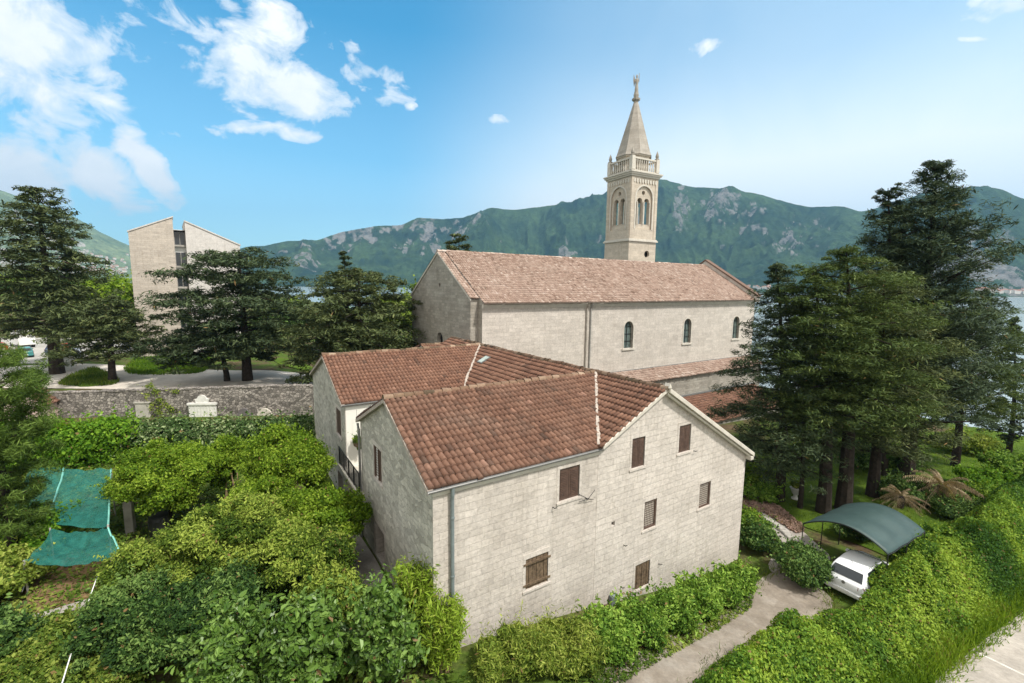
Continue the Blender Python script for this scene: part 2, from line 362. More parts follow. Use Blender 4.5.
def dome_clumps(c, rx, ry, h, n, cr, r, flat=.8):
    """clumps spread over a dome of radius rx, ry and height h, from the ground up"""
    out = [((c[0], c[1], c[2]+h*.34), (rx*.66, ry*.66, h*.42))]; n = int(n*1.5); cr *= .70
    for i in range(n):
        a = r.uniform(0, 2*math.pi); e = math.asin(r.uniform(-.1, .98)); q = cr*r.uniform(.5, 1.45)
        out.append(((c[0]+(rx-q*.7)*math.cos(a)*math.cos(e), c[1]+(ry-q*.7)*math.sin(a)*math.cos(e), c[2]+max(q*.5, h*.35+(h*.65-q*.7)*math.sin(e))), (q, q, q*flat)))
    return out
def local(p): return np.zeros(3)
def shrub(name, base, rx, ry, h, n, size, mat, label, cat='shrub', group=None, ncl=14, cr=None, stems=3, seed=1, jit=.6, aspect=.55, cv=.3, fold=False):
    r = np.random.default_rng(seed); root = empty(name, base, 0, label, cat, group)
    cl = dome_clumps((0, 0, 0), rx, ry, h, ncl, cr or .42*min(rx, ry), r)
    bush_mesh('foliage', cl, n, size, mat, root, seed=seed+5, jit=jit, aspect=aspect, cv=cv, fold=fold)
    if stems:
        mb = MB()
        for i in range(stems):
            a = r.uniform(0, 6.28); mb.tube([(.1*math.cos(a), .1*math.sin(a), -.1), (.25*rx*math.cos(a), .25*ry*math.sin(a), h*.3), (.5*rx*math.cos(a), .5*ry*math.sin(a), h*.62)], [.05, .04, .02], 6)
        mb.build('stem', MAT['bark'], root, uv=False)
    return root
def round_tree(name, base, h, crown_c, crown_r, n, size, mat, label, cat='tree', group=None, ncl=42, cr=None, seed=1, trunk_r=.16, cv=.35):
    """broad-leaved tree: trunk with limbs, clumped crown"""
    r = np.random.default_rng(seed); root = empty(name, base, 0, label, cat, group)
    cc = np.array(crown_c, float); rr = np.array(crown_r, float); cl = []
    for i in range(ncl):
        d = unit(r.normal(size=3)); d[2] = abs(d[2])*.9-.25 if r.random() < .75 else d[2]
        q = (cr or .27*rr.min())*r.uniform(.5, 1.4); cl.append((cc+d*np.maximum(rr-q*.6, .1)*r.uniform(.75, 1.05), (q*1.1, q*1.1, q*.8)))
    cl.append((cc, rr*.45))
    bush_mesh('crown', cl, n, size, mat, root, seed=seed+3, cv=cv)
    mb = MB(); top = cc+np.array([0, 0, rr[2]*.3])
    mb.tube([(0, 0, -.3), (.05, .03, cc[2]*.4), cc*.85, top], [trunk_r*1.25, trunk_r, trunk_r*.7, .03], 8)
    for c, q in cl[:8]:
        st = np.array([.0, 0, max(.6, cc[2]*r.uniform(.45, .85))]); mb.tube([st, (st+c)/2+[0, 0, .1], c], [trunk_r*.45, trunk_r*.3, .02], 6)
    mb.build('trunk', MAT['bark'], root, uv=False)
    return root
def needle_pads(pads, per, size, r, aspect=.3, flat=.35, jit=.45):
    """pads: (n,4) centre + radius. flat ragged cushions of needle clusters"""
    k = np.repeat(np.arange(len(pads)), per); n = len(k)
    d = unit(r.normal(size=(n, 3)))*(r.random(n)**.45)[:, None]
    P = pads[k, :3] + d*pads[k, 3:4]*np.array([1, 1, flat]); P[:, 2] -= .10*pads[k, 3]*(d[:, 0]**2+d[:, 1]**2)
    N = np.stack([d[:, 0]*.35, d[:, 1]*.35, np.where(d[:, 2] > -.3, 1., -.7)], 1)
    V, Fq = leaf_quads(P, N, size, aspect, jit, r)
    pv = r.random(len(pads)); v = np.clip(.42+.36*(pv[k]-.5)+.22*r.normal(size=n), 0, .93); v = np.where(r.random(n) < .004, 1., v)
    return V, Fq, v
def conifer(name, base, h, prof, mat, label, nb=46, per=46, size=.34, seed=1, z0=.16, up_=.12, droop=.10, trunk_r=.3, group=None, cat='tree', pad=.75, flat=.35,
            lean=(0, 0), aspect=.32, gap=.0, jit=.45, tops=1, az=None, trunk_mat='bark', padmin=.45):
    """layered conifer: whorls of limbs that carry flat pads of needles. prof(z01) -> branch reach"""
    r = np.random.default_rng(seed); root = empty(name, base, 0, label, cat, group); pads = []; wood = MB()
    ln = np.array([lean[0], lean[1], 0.])
    axis = lambda q: ln*q*q*h + np.array([0, 0, q*h])
    wood.tube([axis(0)-[0, 0, .6], axis(.12), axis(.35), axis(.6), axis(.85), axis(1.)], [trunk_r*1.3, trunk_r, trunk_r*.78, trunk_r*.5, trunk_r*.22, .02], 9)
    ga = r.uniform(0, 6.28)
    for i in range(nb):
        q = z0+(1-z0)*((i+r.uniform(-.35, .35))/nb); q = min(max(q, z0), .985)
        ga += 2.4+r.normal()*.25
        a = ga if az is None else az(ga, r)
        reach = prof(q)*r.uniform(.68, 1.12)
        if r.random() < gap: reach *= .45
        if reach < .25: reach = .25
        o = axis(q); d = np.array([math.cos(a), math.sin(a), 0]); u = up_*r.uniform(.3, 1.5)
        f = lambda w: o+d*reach*w+np.array([0, 0, reach*(u*w-droop*w*w*1.6)])
        wood.tube([f(0), f(.5), f(.95)], [max(.03, trunk_r*.26*(1-q*.7)), trunk_r*.14*(1-q*.6)+.015, .012], 5)
        m = max(3, int(reach/pad*2.5)); side = np.array([-d[1], d[0], 0])
        for j in range(m):
            w = .22+.82*(j+r.random())/m
            sp = reach*.34*(1-abs(w-.6))*r.normal()
            pads.append(np.append(f(w)+side*sp+[0, 0, r.normal()*.12*pad], pad*r.uniform(padmin, 1.1)*min(1., .35+reach*.25)))
    pads.append(np.append(axis(.985), pad*.4)); pads.append(np.append(axis(.95), pad*.5))
    V, Fq, v = needle_pads(np.array(pads), per, size, r, aspect, flat, jit)
    np_mesh('crown', V, Fq, mat, root, v)
    wood.build('trunk', MAT[trunk_mat], root, uv=False)
    return root
def scatter_on(poly, n, r):
    """random points inside a plan polygon"""
    poly = np.array([list(q)[:2] for q in poly], float); lo = poly.min(0); hi = poly.max(0); out = []
    while sum(map(len, out)) < n:
        P = lo+(hi-lo)*r.random((n*2, 2)); ins = np.zeros(len(P), bool); j = len(poly)-1
        for i in range(len(poly)):
            a, b = poly[i], poly[j]; c = ((a[1] > P[:, 1]) != (b[1] > P[:, 1])) & (P[:, 0] < (b[0]-a[0])*(P[:, 1]-a[1])/(b[1]-a[1]+1e-12)+a[0]); ins ^= c; j = i
        out.append(P[ins])
    P = np.concatenate(out)[:n]; return np.c_[P, ground(P[:, 0], P[:, 1])]
def blades(name, P, hgt, wid, mat, label, r, kind='stuff', cat=None, lean=.5):
    n = len(P); a = r.uniform(0, 6.28, n); d = np.stack([np.cos(a), np.sin(a), np.zeros(n)], 1); h = hgt*(1+.5*r.uniform(-1, 1, n))
    tip = P+np.c_[lean*h*r.normal(size=n)*.6, lean*h*r.normal(size=n)*.6, h]; w = d*wid*.5
    V = np.stack([P-w, P+w, tip+w*.2, tip-w*.2], 1).reshape(-1, 3)
    lo = .45+.3*np.sin(P[:, 0]*.9+1.3)*np.sin(P[:, 1]*.7)
    o = np_mesh(name, V, np.arange(4*n).reshape(n, 4), mat, None, np.clip(lo+.22*r.normal(size=n), 0, .95))
    return tag(o, label, cat or name.replace('_', ' '), None, kind)

# ------------------------------------------------------------------ sky and sun
SUN_AZ, SUN_EL = R(126), R(56)
sd = np.array([math.sin(SUN_AZ)*math.cos(SUN_EL), math.cos(SUN_AZ)*math.cos(SUN_EL), math.sin(SUN_EL)])
sl = bpy.data.lights.new('sun', 'SUN'); sl.energy = 3.3; sl.angle = R(4.5); sl.color = (1, .955, .88)
so = bpy.data.objects.new('sun', sl); COL.objects.link(so); so.rotation_euler = Vector(sd).to_track_quat('Z', 'Y').to_euler(); so.location = (60, 0, 90)
world = bpy.data.worlds.new('World'); scene.world = world; world.use_nodes = True
wt = world.node_tree; bg = wt.nodes['Background']
class WN(NT):
    def __init__(self): self.t = wt
w_ = WN()
sky = wt.nodes.new('ShaderNodeTexSky'); sky.sky_type = 'NISHITA'; sky.sun_disc = False
sky.sun_elevation = SUN_EL; sky.sun_rotation = SUN_AZ; sky.altitude = 0; sky.air_density = 1.0; sky.dust_density = .6; sky.ozone_density = 2.5
D = wt.nodes.new('ShaderNodeTexCoord').outputs['Generated']
def vdot(v):
    x = wt.nodes.new('ShaderNodeVectorMath'); x.operation = 'DOT_PRODUCT'; w_.l(D, x.inputs[0]); x.inputs[1].default_value = tuple(v); return x.outputs['Value']
sep = wt.nodes.new('ShaderNodeSeparateXYZ'); w_.l(D, sep.inputs[0]); dz = sep.outputs['Z']
base = w_.mix(1., sky.outputs[0], (.23, 1.26, 1.42), 'MULTIPLY')
# veil of thin high cloud: whitens towards the horizon and round one bright quarter of the sky
hz = w_.ramp(dz, [(0., 1.), (.10, .70), (.24, .26), (.45, 0.)])
vd = unit(ray(870, 235)); vd = vdot(vd)
gl = w_.math('MULTIPLY', w_.ramp(vd, [(.60, 0.), (.97, 1.2)], 'EASE'), w_.ramp(dz, [(.06, 1.), (.44, .30)], 'EASE'))
vn = w_.noise(D, 3.5, 5, .6, .4)
veil = w_.math('MINIMUM', w_.math('ADD', w_.math('MULTIPLY', hz, .62), w_.math('MULTIPLY', w_.math('MULTIPLY', gl, 1.0), w_.math('ADD', .72, w_.math('MULTIPLY', vn, .5)))), 1.)
VEILC = (8.2, 8.6, 8.5)
col = w_.mix(veil, base, VEILC)
# unseen broken cloud added overhead and behind the viewer for neutral, diffuse light
sy = sep.outputs['Y']; kk_ = w_.math('SUBTRACT', w_.math('MULTIPLY', dz, .9), w_.math('MULTIPLY', sy, .6))
fill_deck = w_.math('MULTIPLY', w_.ramp(kk_, [(.16, 0.), (.5, 1.)]), w_.ramp(w_.noise(D, 2.6, 6, .6, .3), [(.30, .55), (.5, 1.)]))
col = w_.mix(fill_deck, col, (9.6, 9.1, 8.3))
# clouds: ragged noise inside soft elliptic patches of the sky
cn_v = wt.nodes.new('ShaderNodeVectorMath'); cn_v.operation = 'MULTIPLY'; w_.l(D, cn_v.inputs[0]); cn_v.inputs[1].default_value = (1, 1, 1.5)
cn = w_.noise(cn_v.outputs[0], 13., 11, .60, .45); cn2 = w_.noise(cn_v.outputs[0], 3.2, 4, .5, .3)
def blob(px, py, a, b, rot, k=1.):
    c = unit(ray(px, py)); e1 = unit(ray(px+8*math.cos(R(rot)), py+8*math.sin(R(rot)))-ray(px, py)); e1 = unit(e1-c*(c@e1)); e2 = np.cross(c, e1)
    sc = np.linalg.norm(ray(px, py))   # off-axis directions are closer together
    a, b = a/F/sc, b/F/sc**.5
    u = w_.math('MULTIPLY', vdot(e1), 1/a); v = w_.math('MULTIPLY', vdot(e2), 1/b)
    r2 = w_.math('SQRT', w_.math('ADD', w_.math('MULTIPLY', u, u), w_.math('MULTIPLY', v, v)))
    front = w_.math('GREATER_THAN', vdot(c), 0.)
    return w_.math('MULTIPLY', w_.math('MULTIPLY', w_.math('MAXIMUM', w_.math('SUBTRACT', 1.25, r2), 0.), k), front)
BL = [(0, 36, 98, 60, 25, 1.), (100, 74, 48, 13, 10, .7), (-60, 10, 150, 90, 20, 1.), (12, 176, 56, 36, 20, 1.5), (96, 172, 38, 26, 50, 1.25), (118, 208, 40, 12, 0, .6), (156, 176, 46, 13, 52, 1.35), (128, 144, 20, 14, 0, 1.2),
      (290, 88, 68, 26, 8, .95), (262, 66, 70, 34, 25, .85), (272, 20, 60, 36, 60, .72), (365, 72, 45, 20, 20, .62), (243, 129, 46, 6, -3, .6), (302, 135, 32, 6, 10, .55), (172, 134, 20, 6, 0, .6),
      (704, 46, 20, 7, -10, .62), (500, 120, 13, 4, 5, .5), (411, 107, 6, 4, 0, .5), (1010, 4, 45, 12, -8, 1.), (973, 39, 14, 2.5, 0, 1.), (48, 132, 14, 11, -30, .7), (230, 6, 26, 14, 30, .7)]
dens = None
for q in BL:
    m = blob(*q); dens = m if dens is None else w_.math('MAXIMUM', dens, m)
dd = w_.math('ADD', dens, w_.math('MULTIPLY', w_.math('SUBTRACT', cn, .5), 2.9))
dd = w_.math('MULTIPLY', dd, w_.math('GREATER_THAN', dens, .001))
calpha = w_.ramp(dd, [(.28, 0.), (.50, .50), (.95, 1.)])
ccol = w_.mix(w_.ramp(w_.math('ADD', w_.math('MULTIPLY', cn, .6), w_.math('MULTIPLY', cn2, .4)), [(.35, 0.), (.62, 1.)]), (6.7, 7.2, 7.5), (8.6, 8.6, 8.5))
col = w_.mix(calpha, col, ccol)
w_.l(col, bg.inputs['Color']); bg.inputs['Strength'].default_value = .1

scene.view_settings.view_transform = 'Standard'; scene.view_settings.look = 'None'
scene.view_settings.exposure = .6; scene.view_settings.gamma = 1.
scene.render.resolution_x, scene.render.resolution_y = 1024, 683

# ------------------------------------------------------------------ noise for terrain
def vnoise(x, y, seed=0):
    xi = np.floor(x).astype(np.int64); yi = np.floor(y).astype(np.int64); xf = x-xi; yf = y-yi
    def hsh(a, b):
        n = (a*374761393 + b*668265263 + seed*1442695041) & 0xffffffff; n = ((n ^ (n >> 13))*1274126177) & 0xffffffff; return ((n ^ (n >> 16)) & 0xffff)/65535.
    u = xf*xf*(3-2*xf); v = yf*yf*(3-2*yf)
    return (hsh(xi, yi)*(1-u)+hsh(xi+1, yi)*u)*(1-v)+(hsh(xi, yi+1)*(1-u)+hsh(xi+1, yi+1)*u)*v
def fbm(x, y, o=5, seed=0, ridged=False, gain=.5):
    t = 0; a = 1; n = 0
    for i in range(o):
        q = vnoise(x*2**i+i*17.3, y*2**i+i*9.1, seed+i)
        if ridged: q = 1-abs(2*q-1)
        t = t+a*q; n += a; a *= gain
    return t/n

# ------------------------------------------------------------------ ground, sea
def axis_pts(lo, a, b, hi, fine, grow=1.22):
    p = list(np.arange(a, b+1e-6, fine)); q = fine
    while p[-1] < hi: q *= grow; p.append(p[-1]+q)
    q = fine
    while p[0] > lo: q *= grow; p.insert(0, p[0]-q)
    return np.array(p)
gx = axis_pts(-2500, -62, 62, 400, .5); gy = axis_pts(-60, 4, 66, 3000, .5)
X, Y = np.meshgrid(gx, gy); Z = ground(X, Y)
micro = (fbm(X*.5, Y*.5, 3, 3)-.5)*.05
nx, ny = len(gx), len(gy)
idx = np.arange(nx*ny).reshape(ny, nx)
Fq = np.stack([idx[:-1, :-1], idx[:-1, 1:], idx[1:, 1:], idx[1:, :-1]], -1).reshape(-1, 4)
m = NT('ground soil and grass', .95, .1); p = m.pos()
n1 = m.noise(p, .35, 6, .6); n2 = m.noise(p, 6, 6, .7); n3 = m.noise(p, 1.4, 4)
c = m.mix(m.ramp(n1, [(.40, 0.), (.56, 1.)]), m.ramp(n2, [(.25, (.05, .036, .02)), (.75, (.14, .10, .06))]), m.ramp(n2, [(.25, (.03, .06, .008)), (.75, (.10, .15, .025))]))
m.color(m.mix(.6, c, m.ramp(n3, [(.3, .7), (.7, 1.2)]), 'MULTIPLY')); m.bump(n2, .6, .06)
tag(np_mesh('ground', np.stack([X, Y, Z-.03+np.minimum(micro, 0)], -1).reshape(-1, 3), Fq, m.m, smooth=True), 'uneven earth with patches of grass', None, None, 'structure')
m = NT('sea water', .22, .5); p = m.pos(); m.color((.30, .36, .38)); m.b.inputs['Metallic'].default_value = 0
m.bump(m.noise(p, .5, 4, .6), .06, .2)
mb = MB().add([(-9000, -1500, -3), (9000, -1500, -3), (9000, 14000, -3), (-9000, 14000, -3)], [(0, 1, 2, 3)])
tag(mb.build('sea', m.m), 'pale calm water of the bay', None, None, 'structure')

def drape(name, poly, mat, lift, label, step=.7, world=True):
    """sheet over the ground inside a plan polygon (pixels marched to the ground, or plan points)"""
    bm = bmesh.new(); vs = [bm.verts.new((q[0], q[1], 0)) for q in poly]; bm.faces.new(vs); bm.normal_update()
    if bm.faces[:][0].normal.z < 0: bmesh.ops.reverse_faces(bm, faces=bm.faces[:])
    xs = [q[0] for q in poly]; ys = [q[1] for q in poly]
    for ax, lo, hi in ((0, min(xs), max(xs)), (1, min(ys), max(ys))):
        k = lo+step
        while k < hi:
            no = (1, 0, 0) if ax == 0 else (0, 1, 0); co = (k, 0, 0) if ax == 0 else (0, k, 0)
            bmesh.ops.bisect_plane(bm, geom=bm.verts[:]+bm.edges[:]+bm.faces[:], plane_co=co, plane_no=no); k += step
    for v in bm.verts: v.co.z = float(ground(v.co.x, v.co.y))+lift
    me = bpy.data.meshes.new(name); bm.to_mesh(me); bm.free(); box_uv(me)
    return tag(link(name, me, mat), label, None, None, 'structure')
def smooth_poly(pts, wob=0., sub=6, r=rng):
    """closed outline through points, corners rounded and slightly wobbly"""
    P = np.array(pts, float)[:, :2]; n = len(P); out = []
    for i in range(n):
        a, b, c, d = P[i-1], P[i], P[(i+1) % n], P[(i+2) % n]
        for k in range(sub):
            t = k/sub; q = .5*((2*b)+(-a+c)*t+(2*a-5*b+4*c-d)*t*t+(-a+3*b-3*c+d)*t**3); out.append(q+wob*r.normal(size=2))
    return out
def pave(name, c0, c1, c2, sc=1., crack=0.):
    m = NT(name, .92, .15); p = m.pos(); a = m.noise(p, .45*sc, 7, .65, .4); b = m.noise(p, 9*sc, 6, .7); e = m.noise(p, 1.7*sc, 5, .6)
    col = m.ramp(a, [(.3, c0), (.5, c1), (.68, c2)]); col = m.mix(.7, col, m.ramp(b, [(.25, .72), (.7, 1.2)]), 'MULTIPLY'); col = m.mix(.5, col, m.ramp(e, [(.3, .72), (.6, 1.1)]), 'MULTIPLY')
    m.color(col); m.bump(b, .35, .02); return m.m
MAT['drive'] = pave('driveway gravel and concrete', (.14, .118, .095), (.23, .197, .162), (.33, .297, .258))
MAT['road'] = pave('street concrete', (.30, .275, .24), (.37, .335, .295), (.43, .40, .355), .8)
MAT['lane'] = pave('lane concrete', (.5, .455, .395), (.58, .53, .465), (.64, .59, .52), .5)
MAT['flag'] = pave('flagstones', (.22, .20, .18), (.33, .30, .27), (.42, .39, .36), 1.4)
m = NT('lawn turf', .95, .1); p = m.pos(); a = m.noise(p, .5, 5); b = m.noise(p, 14, 5, .7)
m.color(m.mix(.7, m.ramp(a, [(.3, (.045, .085, .010)), (.7, (.10, .155, .016))]), m.ramp(b, [(.2, .6), (.8, 1.35)]), 'MULTIPLY')); m.bump(b, .7, .05); MAT['lawn'] = m.m
# driveway along the front of the house
LEFT = [(775, 571), (748, 588), (700, 617), (650, 640), (606, 668), (590, 690)]
RIGHT = [(700, 690), (718, 670), (742, 655), (800, 630), (832, 606), (815, 582), (795, 570)]
out = [at(*q) for q in LEFT]+[W(-1, -5.0), W(1.5, -7)]+[at(*q) for q in RIGHT]
DRIVE = smooth_poly(out, .03)
drive_o = drape('driveway', DRIVE, MAT['drive'], .012, 'worn concrete and gravel driveway below the stone facade')
PASS = smooth_poly([at(772, 572), at(790, 566), at(830, 560), at(812, 540), at(795, 525), at(770, 513), at(742, 512), at(740, 520), at(766, 528), at(783, 545), at(770, 560)], .02)
drape('footpath', PASS, MAT['flag'], .018, 'grey flagstone path beside the house')
# street at the lower right
ROADL = [at(925, 690), at(955, 664), at(985, 640), at(1024, 612), at(1080, 575)]
ROADL.append(ROADL[-1]+A*38)
road = [q for q in ROADL]+[ROADL[-1]-B*6, W(20, -26), W(4, -22)]
drape('street', road, MAT['road'], .035, 'pale concrete street beyond the overgrown bank')
mk = [at(975, 652), at(1024, 676)]
d = unit(mk[1]-mk[0])[:2]; nrm = np.array([-d[1], d[0]])*.05
drape('street_joint', [mk[0][:2]+nrm, mk[1][:2]+d*3+nrm, mk[1][:2]+d*3-nrm, mk[0][:2]-nrm], plain('joint', (.55, .52, .47), .9), .041, 'pale joint line across the street')
# lane and parking behind the garden wall
drape('lane', smooth_poly([G(-70, 50), G(-60, 46.5), G(-40, 46.5), G(-18, 45.5), G(-2, 46), G(-6, 62), G(-20, 62), G(-33, 57.5), G(-45, 58.5), G(-52, 60), G(-62, 60)], .05), MAT['lane'], .02, 'pale concrete lane behind the garden wall', 1.5)
drape('car_park', [G(-120, 60), G(-60, 60.5), G(-62, 88), G(-120, 88)], MAT['concrete'], .016, 'grey car park behind the trees', 3.)
drape('grass_verge', smooth_poly([at(150, 352), at(180, 350), at(205, 356), at(205, 371), at(165, 374), at(128, 372), at(135, 360)], .05), MAT['lawn'], .05, 'sunny grass patch beside the lane', 1.)
drape('grass_strip', smooth_poly([at(62, 384), at(68, 377), at(80, 374), at(92, 369), at(100, 372), at(118, 381), at(103, 385), at(85, 387)], .05), MAT['lawn'], .05, 'rough grass between lane and wall', 1.)
drape('grass_edge', smooth_poly([at(275, 361), at(282, 358), at(310, 366), at(308, 371), at(285, 366)], .03), MAT['lawn'], .05, 'thin grass edge of the lane', 1.)
# lawn under the right-hand trees
LAWN = smooth_poly([at(745, 470), at(760, 505), at(800, 525), at(860, 545), at(905, 560), at(950, 535), at(985, 510), at(1045, 480), at(1060, 440), at(960, 430), at(860, 430), at(790, 440)], .03)
drape('lawn', LAWN, MAT['lawn'], .02, 'mown lawn under the conifers', 1.)
# garden court at the left of the house
drape('garden_path', smooth_poly([W(-.15, 4.5), W(-.15, 9), W(-.6, 14), W(-2.2, 14), W(-2.4, 9), W(-2.6, 5.5), W(-2.9, 2.5), W(-.8, 2.0)], .02), MAT['flag'], .02, 'grey paved path along the garden side of the house')
drape('soil_bed', smooth_poly([at(28, 565), at(60, 558), at(100, 562), at(104, 590), at(70, 606), at(30, 612)], .04), plain('bare soil', (.17, .11, .06), .95, .1, 0, .35, 4), .03, 'bare brown soil bed in the garden')

# ------------------------------------------------------------------ mountains across the bay
def azel(px, py):
    d = ray(px, py); return math.atan2(d[0], d[1]), d[2]/math.hypot(d[0], d[1])
def range_mesh(name, sky_px, dist, shore, mat, label, seed, na=900, nr=150, amp=.6, ragged=.006, gfreq=1., rock=5.):
    P = np.array([azel(*q) for q in sky_px]); P = P[P[:, 0].argsort()]
    az = np.linspace(P[0, 0], P[-1, 0], na); el = np.interp(az, P[:, 0], P[:, 1])
    k = np.ones(5)/5; el = np.convolve(np.pad(el, 2, 'edge'), k, 'valid')
    zr = H+el*dist+3
    t = np.concatenate([np.linspace(0, 1, nr), np.linspace(1.02, 1.5, 14)])
    T, AZm = np.meshgrid(t, az, indexing='ij'); ZR = np.broadcast_to(zr, T.shape)
    sh = shore*(1+.05*np.sin(az*9+seed)+.03*np.sin(az*23)); SH = np.broadcast_to(sh, T.shape)
    rad = SH+(dist-SH)*T
    X = rad*np.sin(AZm); Y = rad*np.cos(AZm)
    u = AZm*dist/520*gfreq; v = rad/1500
    warp = (fbm(u*.6, v*1.3, 4, seed)-.5)*1.6
    spur = fbm(u+warp, v*.9+warp*.4, 6, seed+20, True, .52)
    fine = fbm(X/90, Y/90, 5, seed+40, True)
    f = np.where(T <= 1, (.62*T+.38*T**2.2), 1-(T-1)*.9)
    env = np.clip(4*T*(1-T), 0, 1)**.8
    Zm = ZR*f*(1+env*amp*2*(spur-.58)) + env*ZR*.17*(fine-.6) + ZR*ragged*(fbm(AZm*120, T*3, 4, seed+3)-.5)*2*np.exp(-((T-1)/.06)**2)
    Zm = np.where(T < .03, Zm*T/.03, Zm)-3.6
    nr2 = len(t); idx = np.arange(nr2*na).reshape(nr2, na)
    Fq = np.stack([idx[:-1, :-1], idx[:-1, 1:], idx[1:, 1:], idx[1:, :-1]], -1).reshape(-1, 4)
    gul = fbm(u*3.2+warp*2, v*1.1, 5, seed+60, True); pat = fbm(X/420, Y/420, 5, seed+80); chipn = fbm(X/38, Y/38, 4, seed+90)
    gz = np.gradient(Zm, axis=0)/np.maximum(np.gradient(rad, axis=0), 1.)
    rv = 1.0*pat+.42*gul+.55*chipn+.16*np.clip(np.abs(gz), 0, 1.5)+.10*np.sin(np.pi*np.clip(T, 0, 1)); lo, hi = np.percentile(rv, [100-rock, 100-rock*.45]); rv = np.clip((rv-lo)/(hi-lo), 0, 1)
    rf = rv[:-1, :-1].reshape(-1)
    o = np_mesh(name, np.stack([X, Y, Zm], -1).reshape(-1, 3), Fq, mat, smooth=True, attr=rf)
    return tag(o, label, None, None, 'structure')
def hill_mat(name, dark, light, rock, rockamt, sc=1.):
    m = NT(name, .95, .05); p = m.pos()
    g = m.t.nodes.new('ShaderNodeNewGeometry'); sp = m.t.nodes.new('ShaderNodeSeparateXYZ'); m.l(g.outputs['Normal'], sp.inputs[0])
    a = m.noise(p, .0045*sc, 8, .65); b = m.noise(p, .026*sc, 8, .75); e = m.noise(p, .0042*sc, 8, .7, .8); k = m.noise(p, .07*sc, 4, .7)
    col = m.ramp(a, [(.34, dark), (.62, light)]); col = m.mix(.8, col, m.ramp(b, [(.3, .45), (.5, 1.), (.7, 1.5)]), 'MULTIPLY'); col = m.mix(.6, col, m.ramp(k, [(.3, .6), (.7, 1.4)]), 'MULTIPLY')
    rm = m.math('MULTIPLY', m.attr(), m.ramp(b, [(.34, .25), (.52, 1.)]))
    m.color(m.mix(rm, col, m.mix(.7, rock, m.ramp(b, [(.3, .5), (.7, 1.3)]), 'MULTIPLY'))); m.bump(b, .9, 14.); return m.m
RNG = [(120, 274), (180, 262), (225, 252), (250, 246), (263, 246), (286, 241), (318, 240), (341, 232), (376, 226), (401, 225), (418, 217.5), (441, 219), (463, 217.5), (491, 207.5), (512, 210), (562, 204), (602, 197), (632, 186), (662, 180),
       (687, 186), (727, 189), (762, 195), (790, 203), (812, 207), (842, 206), (862, 212), (885, 206), (925, 193), (957, 189), (987, 190), (1024, 199), (1100, 205), (1250, 190), (1500, 150)]
range_mesh('mountain_range', RNG, 3100, 2250, hill_mat('wooded mountain', (.014, .034, .023), (.052, .09, .036), (.20, .195, .185), 1.), 'wooded mountain range with pale scree across the bay', 5)
LFT = [(-500, 90), (-250, 120), (-120, 150), (-40, 178), (0, 190), (40, 203), (62, 211), (75, 217), (100, 232), (130, 246), (170, 262), (215, 276), (262, 283), (300, 285)]
range_mesh('distant_hill', LFT, 4600, 2300, hill_mat('pale grassy mountain', (.10, .15, .08), (.21, .26, .14), (.42, .39, .35), .95), 'pale green mountainside behind the village', 11, 420, 100, .2)

# ------------------------------------------------------------------ air
hzb = MB().box(-7000, 7000, -60, 8200, -11, 1300)
mh = bpy.data.materials.new('haze'); mh.use_nodes = True; t_ = mh.node_tree; t_.nodes.remove(t_.nodes['Principled BSDF'])
vp = t_.nodes.new('ShaderNodeVolumePrincipled'); vp.inputs['Color'].default_value = (.30, .61, .95, 1); vp.inputs['Density'].default_value = 1.05e-4; vp.inputs['Anisotropy'].default_value = .2
t_.links.new(vp.outputs[0], t_.nodes['Material Output'].inputs['Volume'])
tag(hzb.build('haze', mh, uv=False), 'thin blue haze over the bay', None, None, 'stuff')

# ------------------------------------------------------------------ roofs
def tile_field(name, o, U, V, wid, ln, mat, parent, tw=.215, tl=.34, hump=.095, lift=.06, pred=None, seed=0, jit=.008, K=6, var=.15):
    r = np.random.default_rng(seed); o, U, V = map(lambda q: np.array(q, float), (o, U, V)); N = np.cross(U, V)
    if N[2] < 0: N = -N
    nu = max(1, round(wid/tw)); nv = max(1, round(ln/tl)); tw = wid/nu; tl = ln/nv
    xs = np.linspace(0, 1, K+1); pr = np.abs(np.sin(np.pi*xs))**.75*hump
    Vs = []; Fs = []; At = []; off = 0; lowf = r.random((nu//6+2, nv//4+2))
    for j in range(nv):
        for i in range(nu):
            u0 = i*tw; v0 = j*tl
            if pred is not None and not pred(u0+tw/2, v0+tl/2): continue
            dx, dv, dn = r.normal(size=3)*jit
            sg_ = .022*math.sin(u0*.9+seed)*math.sin(v0*1.1+.5)-.02*math.sin(math.pi*u0/wid); dv -= .07*(r.random() < .018); u = u0+xs*tw+dx*.5; top = np.stack([u, np.full(K+1, v0+tl*1.06), pr*.9], 1); bot = np.stack([u, np.full(K+1, v0+dv), pr+lift+abs(dn)], 1); foot = np.stack([u, np.full(K+1, v0+dv+.012), np.full(K+1, -.01)], 1)
            q = np.concatenate([foot, bot, top]); Vs.append(o+q[:, :1]*U+q[:, 1:2]*V+(q[:, 2:3]+sg_)*N)
            n = K+1
            for k in range(K): Fs += [(off+k, off+k+1, off+n+k+1, off+n+k), (off+n+k, off+n+k+1, off+2*n+k+1, off+2*n+k)]
            a = np.clip(.46+var*r.normal()+.16*(lowf[i//6, j//4]-.5), 0, 1); At += [a*.6, a]*K; off += 3*n
    return np_mesh(name, np.concatenate(Vs), Fs, mat, parent, At)
